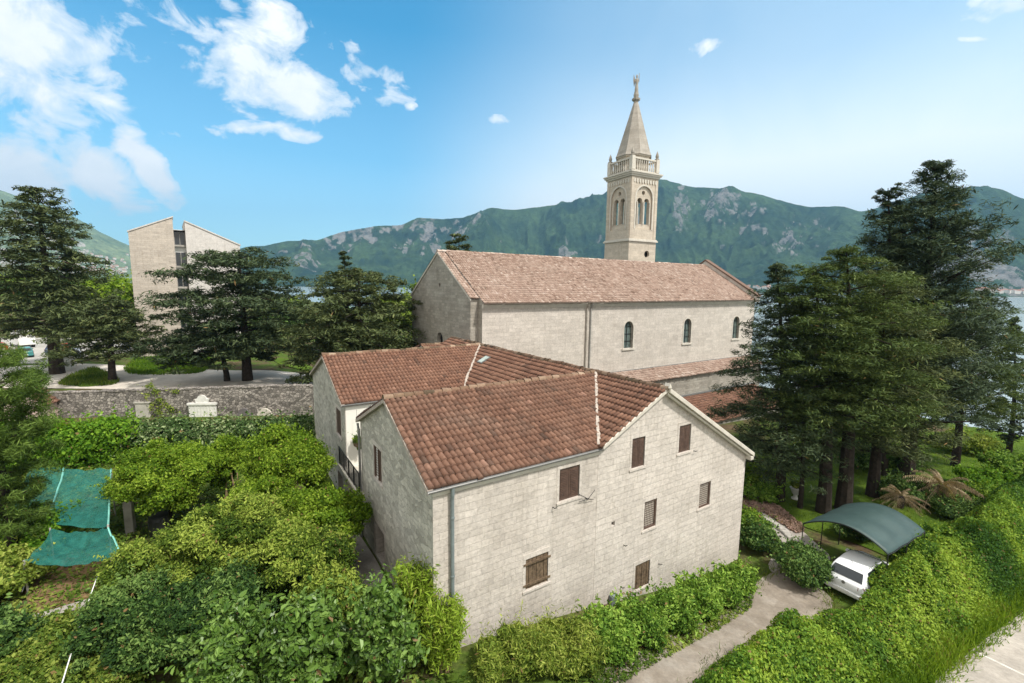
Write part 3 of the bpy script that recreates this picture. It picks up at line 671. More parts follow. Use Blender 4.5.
def ridge_caps(name, p0, p1, mat, parent, rad=.13, tl=.4, seed=0, lift=.0):
    r = np.random.default_rng(seed); p0 = np.array(p0, float); p1 = np.array(p1, float); d = p1-p0; ln = np.linalg.norm(d); d /= ln; sd_ = unit(np.cross(d, [0, 0, 1.])); up_ = np.cross(sd_, d); n = max(2, int(ln/tl)); tl = ln/n
    Vs = []; Fs = []; At = []; off = 0; K = 7; an = np.linspace(-.15, math.pi+.15, K)
    for i in range(n):
        for e, (w, rr) in enumerate(((0, rad*1.12), (1.12, rad*.9))):
            c = p0+d*(i+w)*tl+up_*(lift+r.normal()*.014-.02*math.sin(math.pi*i/n)+.012*math.sin(i*.7+seed))+sd_*r.normal()*.01
            Vs.append(c+np.cos(an)[:, None]*rr*sd_+np.sin(an)[:, None]*rr*up_)
        for k in range(K-1): Fs.append((off+k, off+k+1, off+K+k+1, off+K+k))
        Fs.append((off, off+2, off+4, off+6)) ; At += [np.clip(.5+.25*r.normal(), 0, 1)]*K; off += 2*K
    return np_mesh(name, np.concatenate(Vs), Fs, mat, parent, At)
def strip(mb, p0, p1, w, h, up_=(0, 0, 1)):
    """rectangular bar from p0 to p1"""
    p0 = np.array(p0, float); p1 = np.array(p1, float); d = unit(p1-p0); s = unit(np.cross(d, np.array(up_, float))); u = np.cross(s, d)
    q = [p0-s*w/2, p0+s*w/2, p0+s*w/2+u*h, p0-s*w/2+u*h]; return mb.prism(q, p1-p0)

# ------------------------------------------------------------------ the stone house
L1, LA, LT, W1, T2, T3, HE, HR, HE2 = 6.946, 10.718, 17.46, 8.6, 11.72, 21.36, 8.14, 10.03, 5.98
house = empty('stone_house', W(0, 0, 0), ROT, 'stone house with brown tiled roofs, brown shutters and a gable over the driveway', 'house')
def wing(name, poly, d, mat): return MB().prism(poly, d).build(name, mat, house)
front = wing('wall', [(.0, 0, -.6), (0, W1, -.6), (0, W1, HE-.12), (0, W1/2, HR-.14), (0, 0, HE-.12)], (L1+.03, 0, 0), [MAT['facade'], MAT['side']])
cross = wing('wall', [(L1+.02, -.010, -.8), (LT, -.010, -.8), (LT, -.010, HE2-.06), (LA, -.010, HR-.12), (L1+.02, -.010, HE-.12)], (0, T3, 0), MAT['gable'])
rear = wing('wall', [(.0, T2, -.6), (0, T3, -.6), (0, T3, HE-.12), (0, (T2+T3)/2, HR-.14), (0, T2, HE-.12)], (LA, 0, 0), [MAT['facade'], MAT['side']])
FR = lambda u, o, z: (u, -.010*(u > L1)-o, z)
LF = lambda u, o, z: (-o, u, z)
def mbox(mp, u0, u1, o0, o1, z0, z1, mb=None):
    mb = mb or MB(); P = [mp(u, o, z) for z in (z0, z1) for u, o in ((u0, o0), (u1, o0), (u1, o1), (u0, o1))]
    fs = [(3,2,1,0),(4,5,6,7),(0,1,5,4),(1,2,6,5),(2,3,7,6),(3,0,4,7)]
    a = np.array(P); n = np.cross(a[1]-a[0], a[3]-a[0])
    if n[2] < 0: fs = [f[::-1] for f in fs]
    return mb.add(P, fs)
WINS = [(FR, 'f', 4.20*1.2, 5.02*1.2, 5.31*1.2, 6.36*1.2, 'plain'), (FR, 'c', 7.38*1.2, 8.03*1.2, 5.70*1.2, 6.78*1.2, 'plain'), (FR, 'c', 9.91*1.2, 10.6*1.2, 5.77*1.2, 6.83*1.2, 'plain'),
        (FR, 'c', 8.17*1.2, 8.83*1.2, 3.2*1.2, 4.27*1.2, 'lattice'), (FR, 'c', 11.39*1.2, 12.11*1.2, 3.17*1.2, 4.19*1.2, 'lattice'), (FR, 'f', 2.98*1.2, 3.83*1.2, 2.78*1.2, 3.78*1.2, 'boards'), (FR, 'c', 7.84*1.2, 8.62*1.2, .94*1.2, 1.92*1.2, 'old'),
        (LF, 'f', 5.35, 6.45, 6.12, 7.55, 'half'), (LF, 'f', 5.2, 6.6, 2.45, 4.0, 'door'), (LF, 'r', 12.75, 13.95, 5.95, 7.45, 'plain'), (LF, 'r', 12.8, 14.0, 2.3, 3.7, 'door')]
VS, VZ = 7.84, 4.58
cf = {'f': [], 'c': [], 'r': []}
for mp, w, u0, u1, z0, z1, kd in WINS: cf[w].append(mbox(mp, u0, u1, -.22 if kd != 'door' else -.5, .3, z0, z1))
cf['c'].append(mbox(FR, VS, VS+.2, -.2, .2, VZ, VZ+.2))
for o, k in ((front, 'f'), (cross, 'c'), (rear, 'r')): cut(o, cf[k])
for o in (front, rear):     # the garden side is rougher rubble
    me = o.data
    if len(me.materials) < 2: me.materials.append(MAT['side'])
    for p in me.polygons: p.material_index = 1 if p.center.x < .3 and abs(p.normal.x) > .3 else 0
m_lat = NT('lattice shutter', .6, .3); uv = m_lat.uv()
ck = m_lat.t.nodes.new('ShaderNodeTexChecker'); ck.inputs['Scale'].default_value = 14
rotn = m_lat.t.nodes.new('ShaderNodeVectorRotate'); rotn.inputs['Angle'].default_value = R(45); m_lat.l(uv, rotn.inputs['Vector']); m_lat.l(rotn.outputs[0], ck.inputs['Vector'])
ck.inputs['Color1'].default_value = (.34, .30, .26, 1); ck.inputs['Color2'].default_value = (.07, .05, .04, 1); m_lat.color(ck.outputs[0]); MAT['lattice'] = m_lat.m
for i, (mp, w, u0, u1, z0, z1, kd) in enumerate(WINS):
    fr = MB(); g = .12; pr = .008
    mbox(mp, u0-g, u0, -.05, pr, z0-.02, z1+.02, fr); mbox(mp, u1, u1+g, -.05, pr, z0-.02, z1+.02, fr); mbox(mp, u0-g, u1+g, -.05, pr+.004, z1+.02, z1+.2, fr)
    wn = fr.build('window' if kd != 'door' else 'doorway', MAT['gable'] if mp is FR else MAT['facade'], house)
    if kd != 'door':
        mbox(mp, u0-.12, u1+.12, -.05, .045, z0-.10, z0-.022).build('sill', MAT['gable'] if mp is FR else MAT['facade'], wn)
    if kd == 'door':
        mbox(mp, u0, u1, -.47, -.42, z0, z1).build('door', MAT['shutter'], wn); continue
    c = (u0+u1)/2; sh = MB(); mat = MAT['shutter']
    if kd == 'lattice':
        mbox(mp, u0+.06, u1-.06, -.10, -.08, z0+.06, z1-.06).build('lattice', MAT['lattice'], wn)
        for a, b, e, f in ((u0, u0+.07, z0, z1), (u1-.07, u1, z0, z1), (u0+.07, u1-.07, z0, z0+.07), (u0+.07, u1-.07, z1-.07, z1)): mbox(mp, a, b, -.11, -.03, e, f, sh)
        sh.build('frame', mat, wn); continue
    if kd == 'half':
        mbox(mp, c+.02, u1, -.12, -.08, z0, z1).build('blind', MAT['white'], wn)
        mbox(mp, u0, c, -.12, -.06, z0, z1, sh)
        for k in range(12): mbox(mp, c+.04, u1-.04, -.08, -.06, z0+.1+k*.11, z0+.13+k*.11, sh)
        for a, b in ((u0, u0+.08), (c-.03, c+.04), (u1-.08, u1)): mbox(mp, a, b, -.1, -.02, z0, z1, sh)
        sh.build('shutter', mat, wn); continue
    if kd in ('boards', 'old'): mat = MAT['old_wood']
    nb_ = 6 if kd in ('boards', 'old') else 2
    for k in range(nb_):
        a = u0+(u1-u0)*k/nb_+.008; b = u0+(u1-u0)*(k+1)/nb_-.008; oo = -.05+.012*(k % 2)*(nb_ > 2)
        mbox(mp, a, b, -.12, oo, z0, z1, sh)
        if nb_ == 2:
            for q in range(15): mbox(mp, a+.07, b-.07, -.1, oo+.018, z0+.12+q*(z1-z0-.24)/15, z0+.12+(q+.55)*(z1-z0-.24)/15, sh)
    if kd == 'boards':
        for zz in (z0+.16, z1-.22): mbox(mp, u0-.1, u1+.1, -.03, .035, zz, zz+.07, sh)
    sh.build('shutter', mat, wn)
# tiled slopes (plan outlines follow the valleys)
def slope(o, U, run, rise, wid, mat, pred=None, seed=0, parent=house, **k):
    U = np.array(U, float); ln = math.hypot(*[np.linalg.norm(run), rise]); V = np.array([run[0], run[1], rise])/ln
    return tile_field('roof', o, U, V, wid, ln, mat, parent, pred=pred, seed=seed, **k)
E1 = .07; k1 = (HR-HE)/(W1/2); kl = (HR-HE)/(LA-L1); kr = (HR-HE2)/(LT-LA); k3 = (HR-HE)/((T3-T2)/2)
c1 = math.hypot(1, k1); ck_ = math.hypot(1, kl)
slope((-.18, -E1, HE-E1*k1), (1, 0, 0), (0, W1/2+E1), HR-HE+E1*k1, LA+.18, MAT['tile'], lambda u, v: (u-.18) < L1+max(0, v/c1-E1)/(W1/2)*(LA-L1)+.1, 1)
slope((-.18, W1+E1, HE-E1*k1), (1, 0, 0), (0, -W1/2-E1), HR-HE+E1*k1, LA+.18, MAT['tile'], lambda u, v: (u-.18) < L1+max(0, v/c1-E1)/(W1/2)*(LA-L1)+.1, 2)
HT = (T3-T2)/2; c3 = math.hypot(1, k3)
slope((-.18, T2-E1, HE-E1*k3), (1, 0, 0), (0, HT+E1), HR-HE+E1*k3, LA+.18, MAT['tile2'], lambda u, v: (u-.18) < L1+max(0, v/c3-E1)/HT*(LA-L1)+.1, 3)
slope((-.18, T3+E1, HE-E1*k3), (1, 0, 0), (0, -HT-E1), HR-HE+E1*k3, LA+.18, MAT['tile2'], lambda u, v: (u-.18) < L1+max(0, v/c3-E1)/HT*(LA-L1)+.1, 4)
def crossleft(u, v):      # u along t from -.2, v up the slope from s=L1
    t = u-.2; d = v/ck_/(LA-L1)     # 0 at eave .. 1 at ridge
    if t < W1/2: return t < d*W1/2+.12 
    if t < W1: return (W1-t) < d*W1/2+.12
    if t < T2: return True
    if t < (T2+T3)/2: return (t-T2) < d*HT+.12
    return (T3-t) < d*HT+.12
slope((L1, -.2, HE), (0, 1, 0), (LA-L1, 0), HR-HE, T3+.3, MAT['tile2'], crossleft, 5)
slope((LT+.2, -.2, HE2-.2*kr), (0, 1, 0), (LA-LT-.2, 0), HR-HE2+.2*kr, T3+.3, MAT['tile'], None, 6)
ridge_caps('ridge', (-.2, W1/2, HR+.03), (LA, W1/2, HR+.03), MAT['moss_tile'], house, seed=1)
ridge_caps('ridge', (LA, -.25, HR+.05), (LA, T3, HR+.05), MAT['moss_tile'], house, seed=2)
ridge_caps('ridge', (-.2, (T2+T3)/2, HR+.03), (LA, (T2+T3)/2, HR+.03), MAT['moss_tile'], house, seed=3)
def valley(p0, p1, seed):
    r = np.random.default_rng(seed); p0 = np.array(p0); p1 = np.array(p1); mb = MB(); n = 14; pts = [p0+(p1-p0)*i/n+np.array([r.normal()*.02, r.normal()*.02, 0]) for i in range(n+1)]
    mb.tube(pts, [.07+.05*r.random() for _ in pts], 6); return mb.build('valley', MAT['mortar'], house, uv=False)
valley((L1, 0, HE+.07), (LA, W1/2, HR+.06), 1); valley((L1, W1, HE+.06), (LA, W1/2, HR+.06), 2); valley((L1, T2, HE+.06), (LA, (T2+T3)/2, HR+.06), 3)
# verges, cornices, gutters
for t0, t1, tm in ((-E1, W1+E1, W1/2), (T2-E1, T3+E1, (T2+T3)/2)):
    kk = k1 if t0 < 1 else k3
    for e in (t0, t1):
        MB().prism([(-.2, e, HE-E1*kk-.14), (-.2, tm, HR-.14), (-.2, tm, HR-.0), (-.2, e, HE-E1*kk-.0)], (.19, 0, 0)).build('verge', MAT['mortar'], house)
co_ = MB()
co_.prism([(LT+.28, -.32, HE2-.28*kr-.10), (LA, -.32, HR-.10), (LA, -.32, HR+.12), (LT+.28, -.32, HE2-.28*kr+.12)], (0, .30, 0))
co_.prism([(LT+.2, -.22, HE2-.2*kr-.24), (LA, -.22, HR-.24), (LA, -.22, HR-.11), (LT+.2, -.22, HE2-.2*kr-.11)], (0, .18, 0))
co_.prism([(L1+.1, -.2, HE-.08), (LA-.02, -.2, HR-.10), (LA-.02, -.2, HR+.09), (L1+.1, -.2, HE+.1)], (0, .2, 0))
co_.box(LT-.02, LT+.26, -.30, .55, HE2-.42, HE2-.2); co_.prism([(LA-.1, -.33, HR+.1), (LA+.1, -.33, HR+.1), (LA, -.33, HR+.32)], (0, .3, 0))
co_.build('cornice', MAT['trim'], house, bevel=.02)
def gutter(p0, p1, n=(0, -1, 0), r=.075):
    p0 = np.array(p0, float); p1 = np.array(p1, float); n = np.array(n, float); mb = MB(); an = np.linspace(0, math.pi, 7)
    pr_ = [(-math.cos(a)*r, -math.sin(a)*r) for a in an]+[(math.cos(a)*-(r-.012)*-1, -math.sin(a)*(r-.012)) for a in an]
    return mb.prism([p0+n*a+np.array([0, 0, b]) for a, b in pr_], p1-p0)
gutter((-.2, -.14, HE-.055), (L1+.1, -.14, HE-.03)).build('gutter', MAT['zinc'], house, smooth=False)
MB().box(-.02, L1, -.06, -.004, HE-.28, HE-.15).build('eaves_course', MAT['trim'], house)
gutter((-.2, T2-.14, HE-.055), (L1, T2-.14, HE-.05)).build('gutter', MAT['zinc'], house)
dp = MB().tube([(.62, -.14, HE-.1), (.62, -.13, HE-.35), (.62, -.10, HE-.5), (.62, -.10, 1.6)], .062, 10)
for zz in (7, 5, 3.2): dp.tube([(.62, -.11, zz), (.62, -.11, zz+.05)], .075, 10)
dp.build('downpipe', MAT['pipe'], house, smooth=False, uv=False)
MB().tube([(-.1, W1+.1, HE-.25), (-.1, W1-.1, HE-.5), (-.1, W1-.1, 1.5)], .06, 8).build('downpipe', MAT['zinc'], house, uv=False)
# small fittings on the facade
MB().box(7.84, 8.18, -.2, -.012, 1.06, 1.57).build('meter_box', MAT['pipe'], house, bevel=.03)
MB().box(VS+.004, VS+.196, .12, .16, VZ, VZ+.2).build('vent', MAT['dark'], house)
for (s, z) in ((6.35, 6.2), (4.75, 6.25), (8.05, 1.6), (8.55, 1.65), (10.95, 1.9), (13.0, 6.85), (8.6, 3.55)):
    MB().tube([(s, 0, z), (s, -.12, z), (s+.07, -.16, z+.03)], .018, 5).build('bracket', MAT['iron'], house, uv=False)
wr = MB(); wr.tube([(6.0, -.02, 6.45), (6.4, -.12, 6.2), (6.75, -.05, 6.05)], .012, 5); wr.tube([(6.0, -.05, 6.15), (6.4, -.12, 6.2), (6.8, -.06, 6.45)], .012, 5); wr.build('cable', MAT['iron'], house, uv=False)
# white recess with terrace between the two wings
MB().box(.35, 6.9, W1+.004, T2-.02, -.6, 4.62).build('terrace', MAT['facade'], house)
MB().box(.03, 6.95, T2-.024, T2-.004, 4.63, HE-.2).build('recess_wall', MAT['plaster'], house)
MB().box(.03, 6.93, W1+.004, W1+.022, 4.63, HE-.2).build('recess_wall', MAT['plaster'], house)
MB().box(6.9, 6.95, W1+.03, T2-.03, 4.63, HE-.1).build('recess_wall', MAT['plaster'], house)
bal = MB().box(-.28, .6, W1-.35, T2+.9, 4.48, 4.64).build('balcony', MAT['trim'], house, bevel=.02)
ra = MB(); ra.tube([(-.2, W1-.3, 5.58), (-.2, T2+.85, 5.58)], .03, 6); ra.tube([(-.2, W1-.3, 4.75), (-.2, T2+.85, 4.75)], .02, 6)
for i in range(30): q = W1-.3+i*(T2-W1+1.15)/29; ra.tube([(-.2, q, 4.64), (-.2, q, 5.58)], .014 if i % 7 else .03, 5)
ra.build('railing', MAT['iron'], bal, uv=False)
# archway door under the terrace
dm = MB().box(.3, .352, 9.6, 10.7, 2.2, 4.0); dm.build('doorway', MAT['dark'], house)
# skylight in the inner slope
u_ = unit(np.array([LA-L1, 0, HR-HE])); nn = np.array([-u_[2], 0, u_[0]]); p0 = np.array([9.1, 13.3, 9.17]); v_ = np.array([0, 1, 0.])
P = [p0, p0+u_*.8, p0+u_*.8+v_*.62, p0+v_*.62]
sk = MB().prism([q+nn*.04 for q in P], nn*.14).build('skylight', MAT['zinc'], house)
P2 = [p0+u_*.07+v_*.07, p0+u_*.73+v_*.07, p0+u_*.73+v_*.55, p0+u_*.07+v_*.55]
MB().prism([q+nn*.182 for q in P2], nn*.01).build('pane', plain('skylight glass', (.42, .47, .40), .1, .6, 0, .1), sk)

# annex roof behind the rear wing
ax = empty('annex', W(9.2, 21.6, 0), ROT, 'low annex with a red tiled roof tucked between the house and the church gable', 'annex')
MB().prism([(0, .2, 0), (0, 5.2, 0), (0, 5.2, 8.4), (0, 2.6, 9.15), (0, .2, 8.4)], (4.5, 0, 0)).build('wall', MAT['side'], ax)
tile_field('roof', (-.1, -.05, 8.42), (1, 0, 0), unit(np.array([0, 2.65, .78])), 4.6, 2.76, MAT['tile2'], ax, seed=21)
tile_field('roof', (-.1, 5.3, 8.42), (1, 0, 0), unit(np.array([0, -2.65, .78])), 4.6, 2.76, MAT['tile2'], ax, seed=22)
ridge_caps('ridge', (-.1, 2.6, 9.24), (4.5, 2.6, 9.24), MAT['moss_tile'], ax)

# ------------------------------------------------------------------ church
church = empty('church', W(13.9, 22, 0), ROT, 'long limestone church with arched windows and a mottled pink tiled roof', 'church')
CL, CW, CE, CR = 42.4, 15.3, 12.95, 17.6; cy = CW/2
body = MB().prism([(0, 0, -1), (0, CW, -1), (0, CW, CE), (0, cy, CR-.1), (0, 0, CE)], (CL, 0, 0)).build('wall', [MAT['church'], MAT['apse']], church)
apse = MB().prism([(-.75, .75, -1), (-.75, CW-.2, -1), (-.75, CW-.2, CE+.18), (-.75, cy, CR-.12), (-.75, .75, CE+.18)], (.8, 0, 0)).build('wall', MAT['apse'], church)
def arch_cut(x0, x1, z0, z1, y0, y1, n=9, mp=None):
    r_ = (x1-x0)/2; c = (x0+x1)/2; pts = [(x0, z0), (x1, z0)]+[(c+r_*math.cos(a), z1-r_+r_*math.sin(a)) for a in np.linspace(0, math.pi, n)]
    mp = mp or (lambda x, y, z: (x, y, z))
    p3 = [np.array(mp(x, y0, z)) for x, z in pts]; d = np.array(mp(0, y1, 0))-np.array(mp(0, y0, 0)); return MB().prism(p3, d)
CWIN = [(31.35-13.9, 32.75-13.9), (41.4-13.9, 42.8-13.9), (51.5-13.9, 52.95-13.9)]
cut(body, [arch_cut(a, b, 7.75, 10.72, -.3, .55) for a, b in CWIN])
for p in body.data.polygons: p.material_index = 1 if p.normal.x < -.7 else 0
def disc_cut(c, r_, ax_d, n=14):
    c = np.array(c, float); d = np.array(ax_d, float); a = unit(np.cross(d, [0, 0, 1.])); b = np.array([0, 0, 1.]); return MB().prism([c+r_*(math.cos(q)*a+math.sin(q)*b) for q in np.linspace(0, 2*math.pi, n, endpoint=False)], d)
cut(apse, [disc_cut((-1.0, 7.35, 8.95), .72, (.7, 0, 0)), disc_cut((-1.0, 7.3, 14.35), .22, (.7, 0, 0))])
disc_cut((-.36, 7.35, 8.95), .72, (.03, 0, 0)).build('round_window', MAT['dark'], church); disc_cut((-.36, 7.3, 14.35), .22, (.03, 0, 0)).build('round_window', MAT['dark'], church)
for a, b in CWIN:
    e = .16; ring = arch_cut(a-e, b+e, 7.75, 10.72+e, -.03, .1); wn = ring.build('window', MAT['trim'], church); cut(wn, [arch_cut(a, b, 7.5, 10.72, -.2, .3)])
    MB().box(a-.25, b+.25, -.12, .3, 7.56, 7.745).build('sill', MAT['trim'], wn)
    arch_cut(a-.01, b+.01, 7.74, 10.73, .32, .36).build('glass', MAT['greyglass'], wn)
    g = MB(); xm = (a+b)/2; g.box(xm-.03, xm+.03, .26, .315, 7.75, 10.6)
    for z in (8.5, 9.3, 10.1): g.box(a, b, .27, .31, z-.025, z+.025)
    g.box(a, a+.07, .2, .315, 7.75, 10.2); g.build('frame', MAT['iron'], wn)
kc = (CR-CE)/cy
tile_field('roof', (0, -.35, CE-.35*kc+.1), (1, 0, 0), unit(np.array([0, cy+.35, CR-CE+.35*kc])), CL-.4, math.hypot(cy+.35, CR-CE+.35*kc), MAT['oldtile'], church, tw=.24, tl=.34, hump=.09, lift=.04, seed=31, K=4, jit=.03)
tile_field('roof', (0, CW+.3, CE-.3*kc+.1), (1, 0, 0), unit(np.array([0, -cy-.3, CR-CE+.3*kc])), CL-.4, math.hypot(cy+.3, CR-CE+.3*kc), MAT['oldtile'], church, tw=.6, tl=.8, hump=.1, lift=.03, seed=32, K=4)
tile_field('roof', (-.85, .55, CE+.52*kc-.02), (1, 0, 0), unit(np.array([0, cy-.55, (cy-.55)*kc])), .85, math.hypot(cy-.55, (cy-.55)*kc), MAT['oldtile'], church, tw=.28, tl=.42, hump=.1, lift=.03, seed=33, K=4)
tile_field('roof', (-.85, CW, CE+.3), (1, 0, 0), unit(np.array([0, -cy, CR-CE-.2])), .85, math.hypot(cy, CR-CE-.2), MAT['oldtile'], church, tw=.28, tl=.42, hump=.1, lift=.03, seed=34, K=4)
ridge_caps('ridge', (-.85, cy, CR+.08), (CL-.4, cy, CR+.08), MAT['oldtile'], church, .16, .5, 5)
cn_ = MB(); cn_.box(-.02, CL-.45, -.22, -.004, CE-.42, CE-.2); cn_.box(-.02, CL-.45, -.14, -.004, CE-.56, CE-.424)
cn_.prism([(-.86, .62, CE+.12), (-.86, cy, CR-.16), (-.86, cy, CR+.02), (-.86, .62, CE+.30)], (.11, 0, 0)); cn_.prism([(-.86, CW-.05, CE+.12), (-.86, cy, CR-.16), (-.86, cy, CR+.02), (-.86, CW-.05, CE+.30)], (.11, 0, 0))
cn_.build('cornice', MAT['trim'], church)
gutter((-.05, -.42, CE-.12), (CL-.45, -.42, CE-.12), r=.1).build('gutter', plain('dull brown gutter', (.2, .17, .14), .6), church)
for x in (11.95, 12.5):
    MB().tube([(x, -.42, CE-.2), (x, -.36, CE-.4), (x, -.12, CE-.75), (x, -.11, 3.)], .085, 8).build('downpipe', plain('downpipe paint', (.33, .30, .26) if x < 12 else (.30, .29, .27), .6), church, uv=False)
# raised gable parapet at the far end
pp = MB(); pp.prism([(CL-.45, -.5, CE-.4), (CL-.45, -.5, CE+.35), (CL-.45, cy, CR+.75), (CL-.45, CW+.5, CE+.35), (CL-.45, CW+.5, CE-.4)], (.7, 0, 0)); pp.build('parapet', MAT['church'], church)
pc = MB(); pc.prism([(CL-.55, -.62, CE+.36), (CL-.55, cy, CR+.76), (CL-.55, cy, CR+.98), (CL-.55, -.62, CE+.58)], (.9, 0, 0)); pc.prism([(CL-.55, CW+.62, CE+.36), (CL-.55, cy, CR+.76), (CL-.55, cy, CR+.98), (CL-.55, CW+.62, CE+.58)], (.9, 0, 0)); pc.build('coping', MAT['oldtile'], church)
# aisle and sacristy roofs, lower on the driveway side
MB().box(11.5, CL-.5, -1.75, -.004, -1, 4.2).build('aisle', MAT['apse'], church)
tile_field('roof', (11.3, -2.1, 4.28), (1, 0, 0), unit(np.array([0, 2.05, .95])), CL-11.6, 2.25, MAT['oldtile'], church, tw=.26, tl=.4, hump=.1, lift=.04, seed=35, K=5, jit=.03)
MB().box(11.3, CL-.3, -.1, -.006, 5.2, 5.34).build('flashing', MAT['zinc'], church)
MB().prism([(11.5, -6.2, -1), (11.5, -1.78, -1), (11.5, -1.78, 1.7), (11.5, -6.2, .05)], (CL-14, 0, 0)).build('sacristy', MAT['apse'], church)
tile_field('roof', (11.4, -6.5, .05), (1, 0, 0), unit(np.array([0, 4.7, 1.75])), CL-13.8, 5.01, MAT['tile2'], church, tw=.27, tl=.4, hump=.09, seed=36, K=5, jit=.03)
MB().box(11.4, CL-2.5, -2.0, -1.76, 1.86, 2.02).build('flashing', MAT['zinc'], church)

# ------------------------------------------------------------------ bell tower
tb = W(48.9, 38, 0); TWO = 5.7
tower = empty('bell_tower', tb+ (A+B)*TWO/2, ROT-R(4), 'tall square bell tower with arched belfry, balustrade, stone spire and statue behind the church', 'bell tower')
hw = TWO/2
shaft = MB().box(-hw, hw, -hw, hw, -1, 21.5).build('shaft', MAT['tower'], tower)
cut(shaft, [disc_cut((1.0, -hw-.3, 19.6), .55, (0, .8, 0))]); disc_cut((1.0, -hw+.42, 19.6), .56, (0, .03, 0)).build('round_window', MAT['dark'], tower)
bel = MB().box(-hw+.06, hw-.06, -hw+.06, hw-.06, 21.9, 31.3).build('belfry', MAT['tower'], tower)
FACES = [lambda x, y, z: (x, -hw+.06+y, z), lambda x, y, z: (hw-.06-y, x, z), lambda x, y, z: (-x, hw-.06-y, z), lambda x, y, z: (-hw+.06+y, -x, z)]
cs = [arch_cut(-1.75, 1.75, 23.4, 30.0, -.3, .22, 15, mp) for mp in FACES]
cut(bel, cs); lan = []
for mp in FACES:
    for sx in (-1, 1): lan.append(arch_cut(sx*.72-.52, sx*.72+.52, 24.2, 28.2, -.3, 1.2, 11, mp))
    lan.append(MB().prism([mp(.34*math.cos(q), .0, 29.0+.34*math.sin(q)) for q in np.linspace(0, 6.283, 12, endpoint=False)], np.array(mp(0, 1.2, 0))-np.array(mp(0, 0, 0))))
cut(bel, lan)
cut(bel, [MB().box(-hw+.75, hw-.75, -hw+.75, hw-.75, 22.4, 30.8)])
for mp in FACES:
    ar = arch_cut(-1.95, 1.95, 23.4, 30.2, -.06, .05, 15, mp).build('arch_moulding', MAT['trim'], tower); cut(ar, [arch_cut(-1.72, 1.72, 23.0, 29.97, -.3, .3, 15, mp)])
    cl_ = MB(); cl_.tube([mp(0, .12, 24.2), mp(0, .12, 27.6)], .13, 8); 
    for sx in (-1, 1): cl_.tube([mp(sx*1.32, .12, 24.2), mp(sx*1.32, .12, 27.6)], .1, 8)
    cl_.build('column', MAT['trim'], tower, uv=False)
    lb = MB()
    for i in range(9):
        x = -2.2+i*.55; lb.prism([mp(x-.16, -.12, 30.95), mp(x+.16, -.12, 30.95), mp(x+.16, -.12, 30.5), mp(x, -.12, 30.3), mp(x-.16, -.12, 30.5)], np.array(mp(0, .1, 0))-np.array(mp(0, 0, 0)))
    lb.build('corbel_table', MAT['trim'], tower)
    MB().add(*(lambda q: (q.v, q.f))(mbox(lambda u, o, z: mp(u, -o, z), -hw+.1, -hw+.65, -.02, .06, 21.95, 31.2))).build('pilaster', MAT['tower'], tower)
    MB().add(*(lambda q: (q.v, q.f))(mbox(lambda u, o, z: mp(u, -o, z), hw-.62, hw-.12, -.02, .06, 21.95, 31.2))).build('pilaster', MAT['tower'], tower)
sc_ = MB(); sc_.box(-hw-.22, hw+.22, -hw-.22, hw+.22, 21.5, 21.72); sc_.box(-hw-.1, hw+.1, -hw-.1, hw+.1, 21.72, 21.9)
sc_.build('string_course', MAT['trim'], tower)
cr_ = MB(); cr_.box(-hw-.12, hw+.12, -hw-.12, hw+.12, 31.3, 31.55); cr_.box(-hw-.3, hw+.3, -hw-.3, hw+.3, 31.55, 31.8); cr_.box(-hw-.45, hw+.45, -hw-.45, hw+.45, 31.8, 32.0); cr_.build('cornice', MAT['trim'], tower)
ba = MB(); ba.box(-hw+.05, hw-.05, -hw+.05, hw-.05, 32., 32.25)
for q in ((-1, -1), (1, -1), (1, 1), (-1, 1)):
    x, y = q[0]*(hw-.3), q[1]*(hw-.3); ba.box(x-.32, x+.32, y-.32, y+.32, 32.25, 34.25)
for i in range(10):
    for sg in (-1, 1):
        u = -hw+.85+i*(TWO-1.7)/9
        ba.lathe([(.09, 32.25), (.13, 32.7), (.07, 33.2), (.11, 33.7), (.09, 33.9)], (u, sg*(hw-.25), 0), 7); ba.lathe([(.09, 32.25), (.13, 32.7), (.07, 33.2), (.11, 33.7), (.09, 33.9)], (sg*(hw-.25), u, 0), 7)
for sg in (-1, 1): ba.box(-hw+.63, hw-.63, sg*(hw-.25)-.16, sg*(hw-.25)+.16, 33.9, 34.15); ba.box(sg*(hw-.25)-.16, sg*(hw-.25)+.16, -hw+.63, hw-.63, 33.9, 34.15)
ba.build('balustrade', MAT['trim'], tower)
for q in ((-1, -1), (1, -1), (1, 1), (-1, 1)):
    MB().lathe([(.32, 34.25), (.36, 34.4), (.18, 34.48), (.27, 34.75), (.22, 35.05), (.07, 35.45), (.02, 35.6)], (q[0]*(hw-.3), q[1]*(hw-.3), 0), 8).build('finial', MAT['spire'], tower)
dr = MB(); a8 = [R(22.5+45*i) for i in range(8)]
dr.prism([(2.6*math.cos(a), 2.6*math.sin(a), 32.25) for a in a8], (0, 0, 2.3)); dr.prism([(2.8*math.cos(a), 2.8*math.sin(a), 34.552) for a in a8], (0, 0, .19))
dr.build('drum', MAT['tower'], tower)
for mp in FACES: MB().prism([mp(-.2, .30, 33.5), mp(.2, .30, 33.5), mp(.2, .30, 34.0), mp(0, .30, 34.3), mp(-.2, .30, 34.0)], np.array(mp(0, .15, 0))-np.array(mp(0, 0, 0))).build('lucarne', MAT['dark'], tower)
spire = MB(); ring = lambda rr, z, n=8: [(rr*math.cos(a), rr*math.sin(a), z) for a in a8]
prof = [(2.95, 34.75), (2.75, 35.2), (.34, 43.3)]; vs = sum([ring(*q) for q in prof], []); fs = [(i*8+k, i*8+(k+1) % 8, (i+1)*8+(k+1) % 8, (i+1)*8+k) for i in range(2) for k in range(8)]+[tuple(range(7, -1, -1)), tuple(range(16, 24))]
